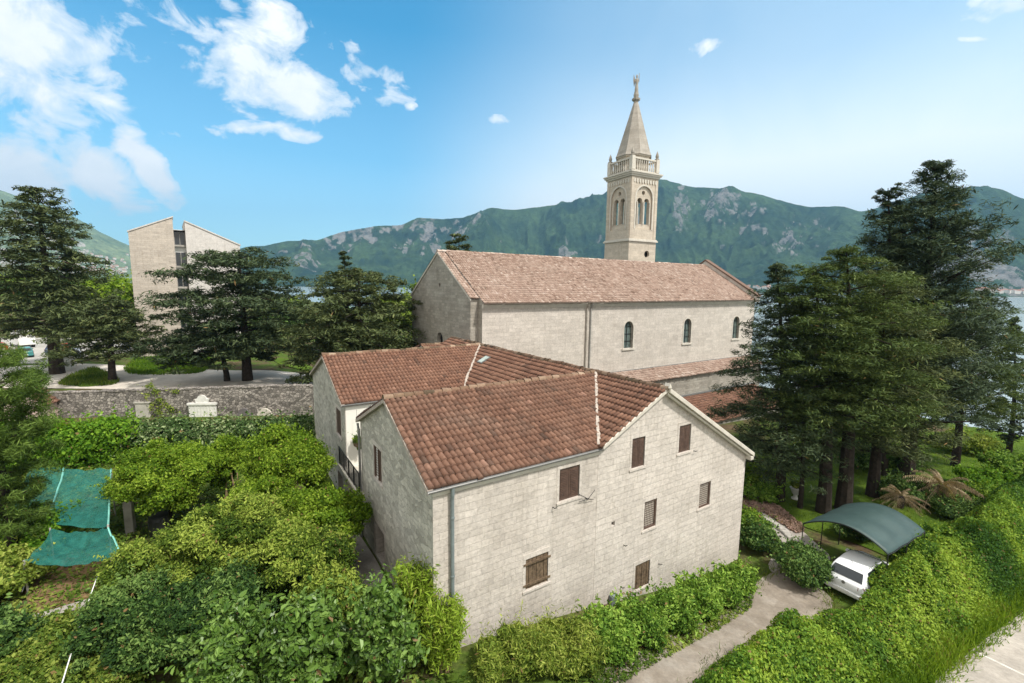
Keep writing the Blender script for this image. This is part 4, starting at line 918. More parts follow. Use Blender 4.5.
spire.add(vs, fs).build('spire', MAT['spire'], tower)
MB().lathe([(.32, 43.3), (.62, 43.5), (.66, 43.75), (.34, 43.9), (.42, 44.3), (.30, 44.8)], n=8).build('pedestal', MAT['spire'], tower)
stt = MB(); stt.lathe([(.34, 44.8), (.36, 45.2), (.26, 45.9), (.33, 46.5), (.28, 46.8), (.10, 46.92), (.17, 47.1), (.17, 47.3), (.05, 47.48)], n=9)
stt.tube([(.25, 0, 46.6), (.42, -.1, 46.4), (.35, -.2, 47.1), (.34, -.22, 47.7)], [.1, .09, .07, .05], 6); stt.tube([(-.25, 0, 46.6), (-.42, -.1, 46.3), (-.28, -.25, 46.0)], [.1, .09, .06], 6)
stt.prism([(-.15, .2, 46.6), (-.45, .35, 47.5), (-.5, .38, 46.6), (-.3, .3, 45.6)], (0, .08, 0)); stt.prism([(.15, .2, 46.6), (.45, .35, 47.5), (.5, .38, 46.6), (.3, .3, 45.6)], (0, .08, 0))
stt.v = [(x*.82, y*.82, 44.8+(z-44.8)*.95) for x, y, z in stt.v]
stt.build('statue', MAT['spire'], tower, uv=False)

# ------------------------------------------------------------------ modern building far left
mo = empty('office_block', (-54.61, 66, 3), R(37), 'modern tan stone block with slanting rooflines and dark windows behind the pines', 'building')
MB().prism([(0, 0, -.5), (5.2, 0, -.5), (5.2, 0, 20.75), (0, 0, 18.3)], (0, 11, 0)).build('tower_block', MAT['modern'], mo)
MB().prism([(6.65, .3, -.5), (13.7, .3, -.5), (13.7, .3, 17.2), (6.65, .3, 20.3)], (0, 10.5, 0)).build('tower_block', MAT['modern_white'], mo)
MB().box(5.22, 6.63, 1.6, 9, -.5, 19.2).build('wall', MAT['white'], mo)
for k in range(6):
    z0 = 1.2+k*3.15
    f = MB()
    for a, b in ((5.24, 5.3), (5.9, 5.96), (6.55, 6.61)): f.box(a, b, 1.5, 1.58, z0, z0+2.0)
    f.box(5.22, 6.63, 1.1, 1.58, z0-.3, z0-.05); w = f.build('window', MAT['concrete'], mo)
    MB().box(5.31, 6.54, 1.55, 1.575, z0, z0+2.0).build('pane', MAT['glass'], w)
MB().box(5.22, 6.63, .9, 2, 18.9, 19.05).build('canopy', MAT['dark'], mo)
cp = MB(); cp.prism([(-.1, -.1, 18.27), (5.3, -.1, 20.82), (5.3, -.1, 21.0), (-.1, -.1, 18.45)], (0, 11.2, 0)); cp.prism([(6.6, .2, 20.36), (13.8, .2, 17.2), (13.8, .2, 17.4), (6.6, .2, 20.56)], (0, 10.7, 0)); cp.build('roof', MAT['modern_white'], mo)
lw = empty('low_building', G(-66, 84), R(30), 'low white flat-roofed building beside the tan block', 'building')
MB().box(0, 9, 0, 6, -.5, 4.2).build('wall', MAT['white'], lw); MB().box(-.4, 9.4, -.4, 6.4, 4.2, 4.55).build('roof', MAT['modern_white'], lw)
for x in (1, 3.5, 6): MB().box(x, x+1.5, -.03, .1, 1.2, 2.8).build('window', MAT['glass'], lw)

# ------------------------------------------------------------------ garden wall, monuments, shed
PW0, PW1 = np.array([-41.5, 39.0]), np.array([-18.2, 41.1])
def wall_h(u): return 2.25+.55*u
wl = empty('garden_wall', (PW0[0], PW0[1], 2.4), math.atan2(*(PW1-PW0)[::-1]), 'long rough rubble stone wall between the garden and the lane', 'wall')
WLEN = np.linalg.norm(PW1-PW0); mb = MB(); r = np.random.default_rng(4); n = 90
for i in range(n):
    a, b = WLEN*i/n, WLEN*(i+1)/n; h0 = wall_h(i/n); mb.box(a, b, -.25+r.normal()*.015, .25, -.6, h0-.12)
mb = MB().prism([(0, -.25, -.6), (WLEN, -.25, -.6), (WLEN, -.25, wall_h(1)-.14), (0, -.25, wall_h(0)-.14)], (0, .5, 0)); mb.build('wall', MAT['rubble'], wl)
cpm = MB(); x = 0
while x < WLEN-.2:
    w = r.uniform(.25, .6); x1 = min(x+w, WLEN); h0 = wall_h(x/WLEN)-.138; cpm.box(x+.012, x1-.012, -.29+r.normal()*.02, .28, h0, h0+r.uniform(.09, .19)); x = x1
cpm.build('coping', MAT['rubble'], wl, bevel=.02)
# leafy growth on the wall
def on_wall(px, py, out=.3):
    d = ray(px, py); nrm = np.array([-(PW1-PW0)[1], (PW1-PW0)[0], 0])/WLEN; o = np.array([0, 0, H]); p0 = np.array([PW0[0], PW0[1], 0])-nrm*out
    return o+d*((nrm@(p0-o))/(nrm@d))
c = on_wall(155, 402); cl = []
for (px, py, q) in [(150, 388, .4), (156, 394, .45), (160, 402, .4), (152, 408, .5), (165, 410, .6), (172, 414, .5), (158, 416, .6), (176, 393, .3), (148, 396, .25)]: cl.append((on_wall(px, py)-c, (q, .22, q*1.1)))
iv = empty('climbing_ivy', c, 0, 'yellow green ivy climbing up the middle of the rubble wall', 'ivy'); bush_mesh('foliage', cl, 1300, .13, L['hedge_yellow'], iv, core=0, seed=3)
def tomb(px0, px1, py1, py0, name, label, cat, shape, mat):
    a = on_wall(px0, py1, .34); b = on_wall(px1, py1, .34); t = on_wall((px0+px1)/2, py0, .34); w = np.linalg.norm((b-a)[:2]); h = t[2]-a[2]+.5
    e = empty(name, a-[0, 0, .5], math.atan2((b-a)[1], (b-a)[0]), label, cat); shape(e, w, h, mat); return e
def slab(e, w, h, mat):
    MB().box(0, w, -.1, .07, 0, h).build('slab', mat, e, bevel=.02); MB().box(-.08, w+.08, -.16, .07, h+.003, h+.1).build('cap', mat, e)
def monument(e, w, h, mat):
    MB().box(0, w, -.12, .07, 0, h*.66).build('slab', mat, e, bevel=.02); k = MB()
    for i in range(7): k.box(w*.1+i*w*.115, w*.15+i*w*.115, -.145, -.118, h*.22, h*.6)
    k.build('fluting', mat, e)
    MB().box(-.08, w+.08, -.2, .07, h*.66+.004, h*.73).build('cornice', mat, e)
    q = [(w*.28, -.1, h*.734), (w*.72, -.1, h*.734), (w*.76, -.1, h*.86), (w*.68, -.1, h*.88), (w*.62, -.1, h*.97), (w*.5, -.1, h), (w*.38, -.1, h*.97), (w*.32, -.1, h*.88), (w*.24, -.1, h*.86)]; MB().prism(q, (0, .15, 0)).build('crest', mat, e)
def hump(e, w, h, mat):
    MB().prism([(w/2+w/2*math.cos(q), -.1, .0+h*math.sin(q)) for q in np.linspace(0, math.pi, 12)], (0, .15, 0)).build('slab', mat, e, bevel=.015)
tomb(137, 151, 420, 403, 'memorial_slab', 'plain weathered rectangular slab against the rubble wall left of the ivy', 'memorial', slab, plain('grey memorial stone', (.40, .38, .34), .9, .2, 0, .18, 3))
tomb(190, 217, 418, 395, 'memorial', 'white carved memorial with a scrolled crest against the rubble wall', 'memorial', monument, MAT['marble'])
tomb(237, 252, 416, 408, 'memorial_arch', 'dark low rounded memorial stone right of the white memorial', 'memorial', hump, plain('dark memorial stone', (.13, .12, .12), .8, .2, 0, .3))
tomb(256, 274, 416, 408, 'memorial_slab', 'pale low rounded slab beside the dark memorial stone', 'memorial', hump, MAT['trim'])
# small pink shed at the left end
sp_ = G(-41.6, 36.4); sh = empty('shed', (sp_[0], sp_[1], 2.4), R(20), 'small pink shed with red tiles at the left end of the rubble wall', 'shed')
MB().prism([(0, 0, -.3), (2.6, 0, -.3), (2.6, 0, 1.6), (1.3, 0, 2.45), (0, 0, 1.6)], (0, 2.4, 0)).build('wall', MAT['pink'], sh)
tile_field('roof', (2.85, 0, 1.5), (0, 1, 0), unit(np.array([-1.55, 0, 1.03])), 2.5, 1.86, MAT['tile2'], sh, seed=51); tile_field('roof', (-.25, 0, 1.5), (0, 1, 0), unit(np.array([1.55, 0, 1.03])), 2.5, 1.86, MAT['tile2'], sh, seed=52)
ridge_caps('ridge', (1.3, -.05, 2.58), (1.3, 2.5, 2.58), MAT['tile2'], sh)
# stone arch gate between wall and house
gt = empty('gate_arch', (-18.0, 41.0, 2.4), 0, 'weathered arched stone gateway between the rubble wall and the house', 'gate')
a_ = arch_cut(0, 2.0, 0, 3.6, 0, .5, 12).build('arch', MAT['rubble'], gt); cut(a_, [arch_cut(.4, 1.6, -.2, 3.1, -.2, .8, 12)])
MB().box(.42, 1.58, .2, .26, 0, 2.3).build('gate', MAT['concrete'], gt)

# ------------------------------------------------------------------ left hand trees
cp_ = lambda pts: (lambda q: float(np.interp(q, [a for a, b in pts], [b for a, b in pts])))
def by_px(base, top, Y=None):
    if Y is None: b = at(*base); Y = b[1]
    else: q = atY(base[0], 300, Y); b = G(q[0], Y)
    t = atY(top[0], top[1], Y); h = t[2]-b[2]; return b, h, ((t[0]-b[0])/h, 0)
b, h, ln = by_px((49, 0), (36, 186), 54)
conifer('cedar_tree', b, h, cp_([(0, 5.5), (.12, 7.2), (.35, 7.8), (.55, 5.9), (.75, 4.1), (.9, 3.1), (1, 1.4)]), L['cedar'], 'tall dark cedar behind the rubble wall at the far left', nb=74, per=54, size=0.437, seed=3, z0=.22, up_=.16, droop=.14, trunk_r=.62, lean=ln, pad=1.15, flat=.42, aspect=.24)
b, h, ln = by_px((105, 0), (112, 296), 50)
conifer('cedar_tree', b, h, cp_([(0, 3.5), (.3, 4.9), (.6, 4.4), (.85, 2.8), (1, .8)]), L['cedar'], 'small dark cedar to the right of the tallest left cedar', nb=40, per=59, size=0.380, seed=4, z0=.28, trunk_r=.36, lean=ln, pad=.95, flat=.32, aspect=.24)
b, h, ln = by_px((243, 0), (238, 251), 51.5)
conifer('cedar_tree', b, h, cp_([(0, 6.5), (.25, 8.6), (.5, 8.4), (.72, 7.2), (.88, 6.), (1, 3.4)]), L['cedar_dark'], 'spreading flat-topped cedar in front of the tan block', nb=62, per=62, size=0.399, seed=8, z0=.24, up_=.22, droop=.13, trunk_r=.5, lean=ln, pad=1.15, flat=.38, gap=.12, aspect=.24)
b, h, ln = by_px((222, 0), (205, 322), 51)
conifer('cedar_tree', b, h, cp_([(0, 3.5), (.3, 5.6), (.7, 5.2), (1, 1.8)]), L['cedar_dark'], 'low cedar with a thin trunk just left of the spreading cedar', nb=30, per=62, size=0.399, seed=9, z0=.34, trunk_r=.3, lean=ln, pad=1.0, flat=.3, aspect=.24)
b, h, ln = by_px((360, 0), (358, 268), 49)
conifer('cedar_tree', b, h, cp_([(0, 6.2), (.2, 7.6), (.5, 7.6), (.75, 6.6), (.92, 4.8), (1, 2.4)]), L['cedar'], 'broad dense cedar between the spreading cedar and the church gable', nb=64, per=62, size=0.399, seed=12, z0=.14, trunk_r=.45, lean=ln, pad=1.1, flat=.36, aspect=.24)
b, h, ln = by_px((347, 0), (344, 250), 54)
conifer('cypress_tree', b, h, cp_([(0, 3.4), (.5, 3.2), (.8, 1.6), (1, .25)]), L['cedar_dark'], 'pointed dark cypress rising behind the broad cedar', nb=44, per=40, size=.36, seed=13, z0=.12, trunk_r=.3, lean=ln, pad=.8, flat=.5)
b, h, ln = by_px((458, 0), (459, 233), 72)
conifer('pine_tree', b, h, cp_([(0, 3.4), (.6, 3.4), (.8, 2.9), (1, 1.5)]), L['cedar'], 'dark conifer whose top shows above the left end of the church ridge', nb=44, per=40, size=.5, seed=14, z0=.3, trunk_r=.4, lean=ln, pad=1.0, flat=.4)
def far_tree(px, top, Y, rx, mat, label, seed, n=2600, group=None, size=.5, name='leafy_tree'):
    q = atY(px, 300, Y); b = G(q[0], Y); t = atY(px, top, Y)[2]; h = t-b[2]
    return round_tree(name, b, h, (0, 0, h*.58), (rx, rx, h*.44), n, size, L[mat], label, seed=seed, group=group, trunk_r=.3)
far_tree(118, 276, 92, 6.5, 'bright', 'bright green leafy tree left of the tan block', 61)
far_tree(98, 284, 104, 6, 'olive', 'duller green leafy tree behind the bright green one, left of the tan block', 62)
far_tree(392, 288, 78, 4.4, 'olive', 'olive green tree between the broad cedar and the church gable', 63)
far_tree(408, 284, 86, 4.0, 'olive', 'olive green tree just left of the church gable corner', 64)
far_tree(300, 312, 84, 6, 'darkshrub', 'dark leafy tree seen between the spreading cedar and the broad cedar', 65)
far_tree(330, 300, 95, 6, 'darkshrub', 'dark leafy tree far behind the broad cedar', 66)
far_tree(265, 318, 92, 5, 'darkshrub', 'dark leafy tree behind the spreading cedar', 67)
for i, (px, top, Y, w) in enumerate([(60, 270, 150, 9), (20, 268, 160, 10), (90, 274, 170, 8), (285, 296, 200, 9), (-10, 280, 120, 9)]):
    far_tree(px, top, Y, w, 'olive' if i % 2 else 'darkshrub', 'leafy tree in the belt beyond the car park', 70+i, 2200, 'tree belt beyond the car park', .8)
# near pine at the left edge
b = G(-20.5, 17.6)
conifer('pine_tree', b, 9.3, cp_([(0, 1.2), (.3, 1.35), (.5, 1.6), (.72, 2.2), (.88, 1.8), (1, .6)]), L['pine_bright'], 'near bright green pine with soft needle tufts at the left edge of the garden', nb=52, per=190, size=.22, seed=17, z0=.16, up_=.4, droop=.02, trunk_r=.2, pad=.52, flat=1., aspect=.09, jit=2., lean=(-.02, 0))

# ------------------------------------------------------------------ right hand conifers
b, h, ln = by_px((779, 500), (776, 262))
conifer('fir_tree', b, h, cp_([(0, 2.8), (.2, 4.2), (.42, 4.1), (.65, 2.8), (.85, 1.6), (1, .4)]), L['cedar_dark'], 'dark layered fir nearest the church on the lawn', nb=84, per=93, size=0.228, seed=21, z0=.14, up_=.12, droop=.12, trunk_r=.3, lean=ln, pad=.85, flat=.42, aspect=.19)
b, h, ln = by_px((843, 510), (846, 246))
conifer('pine_tree', b, h, cp_([(0, 3.0), (.35, 3.6), (.5, 4.3), (.7, 3.8), (.88, 2.6), (1, .6)]), L['pine'], 'big olive green pine in the middle of the lawn group', nb=64, per=113, size=0.228, seed=22, z0=.33, up_=.25, droop=.1, trunk_r=.42, lean=ln, pad=.95, flat=.38, aspect=.19)
b, h, ln = by_px((823, 512), (812, 266))
conifer('pine_tree', b, h, cp_([(0, 2.6), (.3, 3.6), (.6, 3.5), (.85, 2.4), (1, .7)]), L['pine'], 'slimmer olive pine just left of the big olive pine', nb=56, per=101, size=0.228, seed=23, z0=.38, up_=.22, droop=.1, trunk_r=.38, lean=ln, pad=.85, flat=.4, aspect=.19)
b, h, ln = by_px((800, 508), (796, 300))
conifer('pine_tree', b, h, cp_([(0, 1.4), (.5, 2.2), (.8, 1.8), (1, .5)]), L['pine'], 'thin young pine with a slender bare stem beside the dark layered fir', nb=30, per=44, size=.28, seed=24, z0=.4, trunk_r=.14, lean=ln, pad=.7, flat=.4)
b, h, ln = by_px((905, 478), (938, 163))
conifer('cedar_tree', b, h, cp_([(0, 4.2), (.2, 5.4), (.45, 4.9), (.65, 3.9), (.82, 2.7), (.92, 1.7), (1, .6)]), L['cedar_blue'], 'tallest blue green cedar at the right with open ragged branches', nb=112, per=101, size=0.274, seed=25, z0=.18, up_=.5, droop=-.02, trunk_r=.5, lean=ln, pad=1.0, flat=.5, gap=.05, aspect=.19)
b, h, ln = by_px((880, 474), (888, 188))
conifer('cedar_tree', b, h, cp_([(0, 3.6), (.3, 4.2), (.6, 3.2), (.85, 1.8), (1, .5)]), L['cedar_dark'], 'narrow dark cedar top just left of the tallest cedar', nb=70, per=89, size=0.258, seed=26, z0=.25, up_=.45, droop=.0, trunk_r=.4, lean=ln, pad=.85, flat=.5, aspect=.19)
b, h, ln = by_px((872, 496), (884, 268))
conifer('pine_tree', b, h, cp_([(0, 2.6), (.25, 4.2), (.5, 4.4), (.75, 3.6), (.9, 2.2), (1, .6)]), L['cedar'], 'deep green pine between the big olive pine and the tallest cedar', nb=74, per=89, size=0.250, seed=29, z0=.2, up_=.3, droop=.06, trunk_r=.34, lean=ln, pad=.9, flat=.46, aspect=.19)
b, h, ln = by_px((955, 466), (962, 292))
conifer('pine_tree', b, h, cp_([(0, 3.), (.3, 4.2), (.6, 4.2), (.85, 3.2), (1, 1.2)]), L['pine'], 'lighter pine reaching right towards the water', nb=64, per=93, size=0.228, seed=27, z0=.25, up_=.3, droop=.05, trunk_r=.28, lean=ln, pad=.85, flat=.5, gap=.05, aspect=.19)
b, h, ln = by_px((1009, 452), (1013, 318))
conifer('cypress_tree', b, h, cp_([(0, 1.6), (.3, 2.1), (.7, 1.7), (1, .3)]), L['cedar_dark'], 'small dark cypress at the right edge', nb=50, per=40, size=.30, seed=28, z0=.1, trunk_r=.2, lean=ln, pad=.75, flat=.6)

# ------------------------------------------------------------------ rows and masses of leaves
def hedge(name, pts, w, h, n, size, mat, label, cat='hedge', ncl=30, seed=1, q=.5, group=None, cv=.3, jit=.6, aspect=.55):
    r = np.random.default_rng(seed); P = np.array(pts, float)[:, :2]; seg = np.linalg.norm(np.diff(P, axis=0), axis=1); cum = np.r_[0, np.cumsum(seg)]
    mid = [np.interp(cum[-1]/2, cum, P[:, i]) for i in (0, 1)]; b = G(*mid); cl = []
    for i in range(ncl):
        u = cum[-1]*(i+r.random())/ncl; j = min(np.searchsorted(cum, u, 'right')-1, len(seg)-1); d = (P[j+1]-P[j])/seg[j]; c = P[j]+d*(u-cum[j]); nr = np.array([-d[1], d[0]])
        rr = w*q*r.uniform(.75, 1.3); c = c+nr*w*.3*r.uniform(-1, 1); gz = float(ground(*c)); zz = gz+max(rr*.4, (h-rr*.8)*r.uniform(.35, 1.))
        cl.append((np.array([c[0], c[1], zz])-b, (rr*1.1, rr*1.1, rr*.9)))
        if i % 2 == 0: cl.append((np.array([c[0], c[1], gz+rr*.3])-b, (rr*1.05, rr*1.05, rr)))
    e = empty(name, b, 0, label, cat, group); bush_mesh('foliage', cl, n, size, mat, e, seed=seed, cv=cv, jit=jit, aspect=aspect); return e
def field(name, poly, hf, n, size, mat, r, label, kind=None, cat=None, aspect=.55, jit=.55, depth=.3, layers=.3):
    """leaves over a bumpy surface hf(x, y) above the ground inside a plan polygon"""
    P = scatter_on(poly, n, r); x, y = P[:, 0], P[:, 1]; f = lambda x, y: ground(x, y)+hf(x, y); e = .12; z = f(x, y)
    N = unit(np.stack([-(f(x+e, y)-f(x-e, y))/(2*e), -(f(x, y+e)-f(x, y-e))/(2*e), np.ones(n)], 1))
    dep = r.random(n)**2*depth; P[:, 2] = z-dep
    V, Fq = leaf_quads(P, N, size, aspect, jit, r); v = np.clip(.44+1.0*(fbm(x*.9, y*.9, 3, 5)-.5)+1.1*(fbm(x*.33, y*.33, 2, 15)-.5)+.22*r.normal(size=n), 0, .93); v = np.where(r.random(n) < .02, 1., v)
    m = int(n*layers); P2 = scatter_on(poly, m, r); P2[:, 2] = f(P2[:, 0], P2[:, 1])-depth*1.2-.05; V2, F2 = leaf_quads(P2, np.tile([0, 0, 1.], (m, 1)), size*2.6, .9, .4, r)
    V = np.concatenate([V, V2]); c = np.array([np.mean(P[:, 0]), np.mean(P[:, 1]), 0]); c[2] = float(ground(c[0], c[1]))
    o = np_mesh(name, V-c, np.concatenate([Fq, F2+len(V)-len(V2)]), mat, None, np.r_[v, np.clip(.3+.15*r.normal(size=m), 0, 1)], loc=c)
    return tag(o, label, cat or (None if kind == 'structure' else name.replace('_', ' ')), None, kind)
# shrubs along the foot of the facade
GR = 'shrubs along the foot of the facade'
for i, (s, t, rx, h, mt, lb) in enumerate([
    (14.9, -1.5, .8, .95, 'hedge', 'fresh green shrub at the house corner end of the facade row'),
    (13.2, -1.6, .92, .85, 'hedge', 'fresh green shrub second from the house corner in the facade row'),
    (11.4, -1.75, .98, 1.05, 'hedge', 'fresh green shrub below the right lattice window'),
    (9.5, -1.9, 1.0, .9, 'hedge', 'fresh green shrub below the weathered brown shutter'),
    (7.55, -2.05, 1.02, 1.0, 'hedge', 'fresh green shrub in front of the grey meter box'),
    (5.75, -2.1, .98, 1.15, 'hedge', 'fresh green shrub next to the yellowish ones in the facade row')]):
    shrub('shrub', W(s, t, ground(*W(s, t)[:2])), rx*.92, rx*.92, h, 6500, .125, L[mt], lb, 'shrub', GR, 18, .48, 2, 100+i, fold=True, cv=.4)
for i, (s, t, rx, h, lb) in enumerate([(4.0, -1.9, 1.15, 1.1, 'yellowish feathery shrub beside the fresh green row under the facade'), (2.1, -1.6, 1.2, 1.05, 'yellowish feathery shrub at the drainpipe end of the facade')]):
    shrub('shrub', W(s, t, ground(*W(s, t)[:2])), rx*1.1, rx, h, 9000, .12, L['hedge_yellow'], lb, 'shrub', GR, 18, .45, 2, 120+i, aspect=.22, jit=.9)
# overgrown bank between driveway and street
LE = [at(560, 900), at(700, 694), at(745, 667), at(775, 650), at(812, 632), at(850, 618), at(876, 596), at(902, 570), at(950, 538), at(1000, 502), at(1060, 472)]
RE = [at(740, 900), at(905, 700), at(945, 668), at(985, 637), at(1024, 608), at(1075, 572), at(1110, 545)]
LE.append(LE[-1]+A*13); RE.append(RE[-1]+A*13)
LEp = np.array(LE)[:, :2]; REp = np.array(RE)[:, :2]
def dist_line(x, y, Lp):
    best = np.full(np.shape(x), 1e9)
    for a, b in zip(Lp[:-1], Lp[1:]):
        d = b-a; t = np.clip(((x-a[0])*d[0]+(y-a[1])*d[1])/(d@d), 0, 1); best = np.minimum(best, np.hypot(x-a[0]-t*d[0], y-a[1]-t*d[1]))
    return best
def bank_h(x, y):
    a = dist_line(x, y, LEp); b = dist_line(x, y, REp); w = a/(a+b+1e-6)
    prof = np.interp(w, [0, .10, .28, .45, .76, 1.], [.15, 1.35, 1.95, 1.7, .36, .04])*np.interp(x, [16.5, 18.5], [1., 1.2])*np.interp(np.hypot(x-16.5, y-18.3), [0., 1.0, 2.5], [.8, .9, 1.])
    return prof*(.30+1.35*fbm(x*.40, y*.40, 3, 8))+.55*(fbm(x*1.3, y*1.3, 3, 9)-.5)*np.clip(prof+.2, 0, 1)
r = np.random.default_rng(77)
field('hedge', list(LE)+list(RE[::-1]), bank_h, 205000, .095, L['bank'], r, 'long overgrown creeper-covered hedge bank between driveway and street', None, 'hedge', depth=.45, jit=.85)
# round dark shrub by the car and shrubs beside the house
q = at(800, 580); shrub('shrub', q, 1.25, 1.2, 1.75, 10000, .095, L['darkshrub'], 'round dark green shrub left of the white car', 'shrub', None, 22, .6, 2, 131)
q = at(758, 548); shrub('shrub', q, 1.0, 1.0, 1.3, 6000, .11, L['darkshrub'], 'dark green shrub beside the right corner of the house', 'shrub', None, 18, .5, 2, 132)
q = at(748, 537); shrub('shrub', q, 1.2, 1.1, 1.5, 5000, .11, L['bank'], 'mid green shrub tight against the right wall of the house', 'shrub', None, 14, .45, 2, 133)
q = at(757, 500); shrub('shrub', q, 1.6, 1.2, 1.3, 4500, .13, L['hedge'], 'bright green bush at the lawn edge behind the house corner', 'shrub', None, 14, .5, 2, 134)
q = at(752, 488); shrub('shrub', q, 1.9, 1.3, 1.6, 4500, .14, L['bright'], 'yellow green bush behind the house corner near the church', 'shrub', None, 14, .5, 2, 135)
r = np.random.default_rng(5)
field('flower_bed', smooth_poly([at(742, 508), at(765, 514), at(795, 533), at(802, 526), at(775, 506), at(748, 496)], .02), lambda x, y: .28*fbm(x*2, y*2, 3, 4), 9000, .12, L['pinkflower'], r, 'pink brown ground cover along the stone path', None, 'flower bed')
st = MB(); rr_ = np.random.default_rng(8)
for i in range(26):
    u = i/25; q = at(748+42*u, 516+18*u*u+4*u); st.box(q[0]-.2, q[0]+.2, q[1]-.12, q[1]+.12, q[2]-.1, q[2]+rr_.uniform(.12, .24))
st_o = st.build('stone_edging', MAT['concrete'], bevel=.04); tag(st_o, 'low pale stone edging along the flower bed', 'edging')
# plants at the right
q = at(985, 492); shrub('shrub', q, 2.6, 2.0, 1.6, 7000, .14, L['vine'], 'bright green leafy shrub on the lawn edge at the right', 'shrub', None, 18, .6, 2, 136)
q = at(1012, 480); shrub('shrub', q, 2.6, 2.2, 2.2, 7000, .14, L['hedge'], 'fresh green shrub at the right edge below the small cypress', 'shrub', None, 18, .6, 2, 137)
q = at(875, 470); shrub('shrub', q, 3.2, 2.0, 2.2, 6000, .16, L['darkshrub'], 'dark shrub in the shade under the tallest cedar', 'shrub', None, 18, .7, 2, 138)
q = at(910, 500); shrub('shrub', q, 2.2, 1.6, 1.5, 6000, .14, L['darkshrub'], 'dark shrub in front of the dry palm', 'shrub', None, 14, .6, 2, 139)
q = at(960, 452); shrub('shrub', q, 3.2, 2.0, 2.0, 6000, .16, L['hedge_yellow'], 'yellowish shrub behind the bright lawn edge shrubs', 'shrub', None, 16, .7, 2, 140)
q = at(962, 520); shrub('shrub', q, 1.5, 1.2, 1.3, 6500, .11, L['darkshrub'], 'dark shrub between the dry palm and the overgrown bank', 'shrub', None, 16, .5, 2, 142)
q = at(990, 508); shrub('shrub', q, 1.6, 1.3, 1.4, 6500, .12, L['bank'], 'mid green shrub between the lawn edge and the overgrown bank', 'shrub', None, 16, .5, 2, 143)
q = at(886, 604); shrub('shrub', q, .95, .9, 1.75, 6500, .10, L['bank'], 'creeper-covered hump of leaves at the right side of the white car', 'shrub', None, 16, .42, 0, 144)
q = at(912, 578); shrub('shrub', q, 1.1, .9, 2.3, 7500, .10, L['bank'], 'creeper-covered mound swallowing the right posts of the canopy', 'shrub', None, 18, .42, 0, 145)
q = at(935, 560); shrub('shrub', q, 1.2, 1.0, 1.9, 7000, .10, L['bank'], 'creeper-covered mound behind the right corner of the canopy', 'shrub', None, 18, .45, 0, 146)
q = at(862, 540); shrub('shrub', q, 1.5, 1.0, 1.4, 7000, .10, L['darkshrub'], 'dark shrub in the shade at the back of the canopy', 'shrub', None, 18, .5, 0, 147)
def palm(name, base, h, n, ln, mat, label, seed):
    r = np.random.default_rng(seed); e = empty(name, base, 0, label, 'palm'); MB().tube([(0, 0, -.2), (.04, 0, h*.5), (0, .02, h)], [.2, .17, .15], 8).build('trunk', MAT['bark'], e, uv=False)
    Vs = []; k = 0
    for i in range(n):
        a = r.uniform(0, 6.283); el = r.uniform(-.5, 1.2); d = np.array([math.cos(a)*math.cos(el), math.sin(a)*math.cos(el), math.sin(el)]); s = unit(np.cross(d, [0, 0, 1.])); l_ = ln*r.uniform(.7, 1.15)
        f = lambda w: np.array([0, 0, h])+d*l_*w-np.array([0, 0, l_*.55*w*w])
        for j in range(16):
            w0 = .15+.85*j/16; p = f(w0)
            for sg in (-1, 1):
                t_ = p+(s*sg*.34+d*.3)*l_*.32*(1-w0*.55)-np.array([0, 0, .10*l_]); o = d*.03*l_*.9; Vs.append([p, p+o, t_+o*.2, t_])
    V = np.array(Vs).reshape(-1, 3); m_ = len(Vs); np_mesh('frond', V, np.arange(4*m_).reshape(m_, 4), mat, e, np.clip(r.normal(.5, .22, m_), 0, .93)); return e
palm('dry_palm', at(938, 506), 1.5, 70, 2.3, L['dryleaf'], 'dry brown palm with drooping fronds behind the canopy', 3)
palm('dry_palm', at(900, 508), .8, 40, 1.5, L['dryleaf'], 'smaller dry brown palm clump beside the canopy corner', 4)
q = at(795, 499); ur = empty('urn', q, 0, 'white stone urn with a small plant on the lawn', 'urn')
MB().lathe([(.24, 0), (.24, .08), (.14, .12), (.12, .3), (.22, .42), (.34, .75), (.38, .8), (.32, .82)], n=14).build('bowl', MAT['white'], ur, smooth=True, uv=False)
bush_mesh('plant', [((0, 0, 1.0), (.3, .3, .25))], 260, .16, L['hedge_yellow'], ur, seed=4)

# ------------------------------------------------------------------ left garden
def at_h(px, py, Y): q = atY(px, py, Y); return G(q[0], Y)
hedge('hedge', [at_h(96, 430, 30.5), at_h(150, 430, 31), at_h(220, 430, 31.5), at_h(330, 430, 33)], 2.0, 2.4, 26000, .17, L['ivy'], 'long pale-flecked ivy hedge in front of the rubble wall', ncl=44, seed=31, cv=.6)
hedge('grape_vine', [at_h(-20, 430, 28.5), at_h(50, 430, 29), at_h(112, 430, 29.5)], 2.6, 2.75, 17000, .18, L['vine'], 'bright green vine on a pergola behind the green netting', 'vine', ncl=26, seed=32)
gsh = 'garden'
def leafy(px, py, top, rx, n, size, mat, label, seed, name='leafy_tree', cat='tree', Y=None, low=.42, ncl=30):
    b = at(px, py) if Y is None else at_h(px, py, Y); h = atY(px, top, b[1])[2]-b[2]
    return round_tree(name, b, h, (0, 0, h*(low+1)/2), (rx, rx, h*(1-low)/2*1.05), n, size, L[mat], label, cat, None, ncl, None, seed, .08)
leafy(170, 520, 440, 2.6, 24000, .095, 'bright', 'rounded bright green small tree beside the green netting', 41, low=.12, ncl=60)
leafy(232, 500, 436, 1.15, 13000, .095, 'bright', 'slim bright green small tree in the middle of the garden', 42, low=.2, ncl=40)
leafy(292, 515, 426, 2.1, 24000, .095, 'bright', 'tall bright green small tree close to the house wall', 43, low=.1, ncl=60)
leafy(262, 545, 478, 1.7, 13000, .09, 'bright', 'lower bright green small tree in front of the tall one by the house', 44, low=.1, ncl=40)
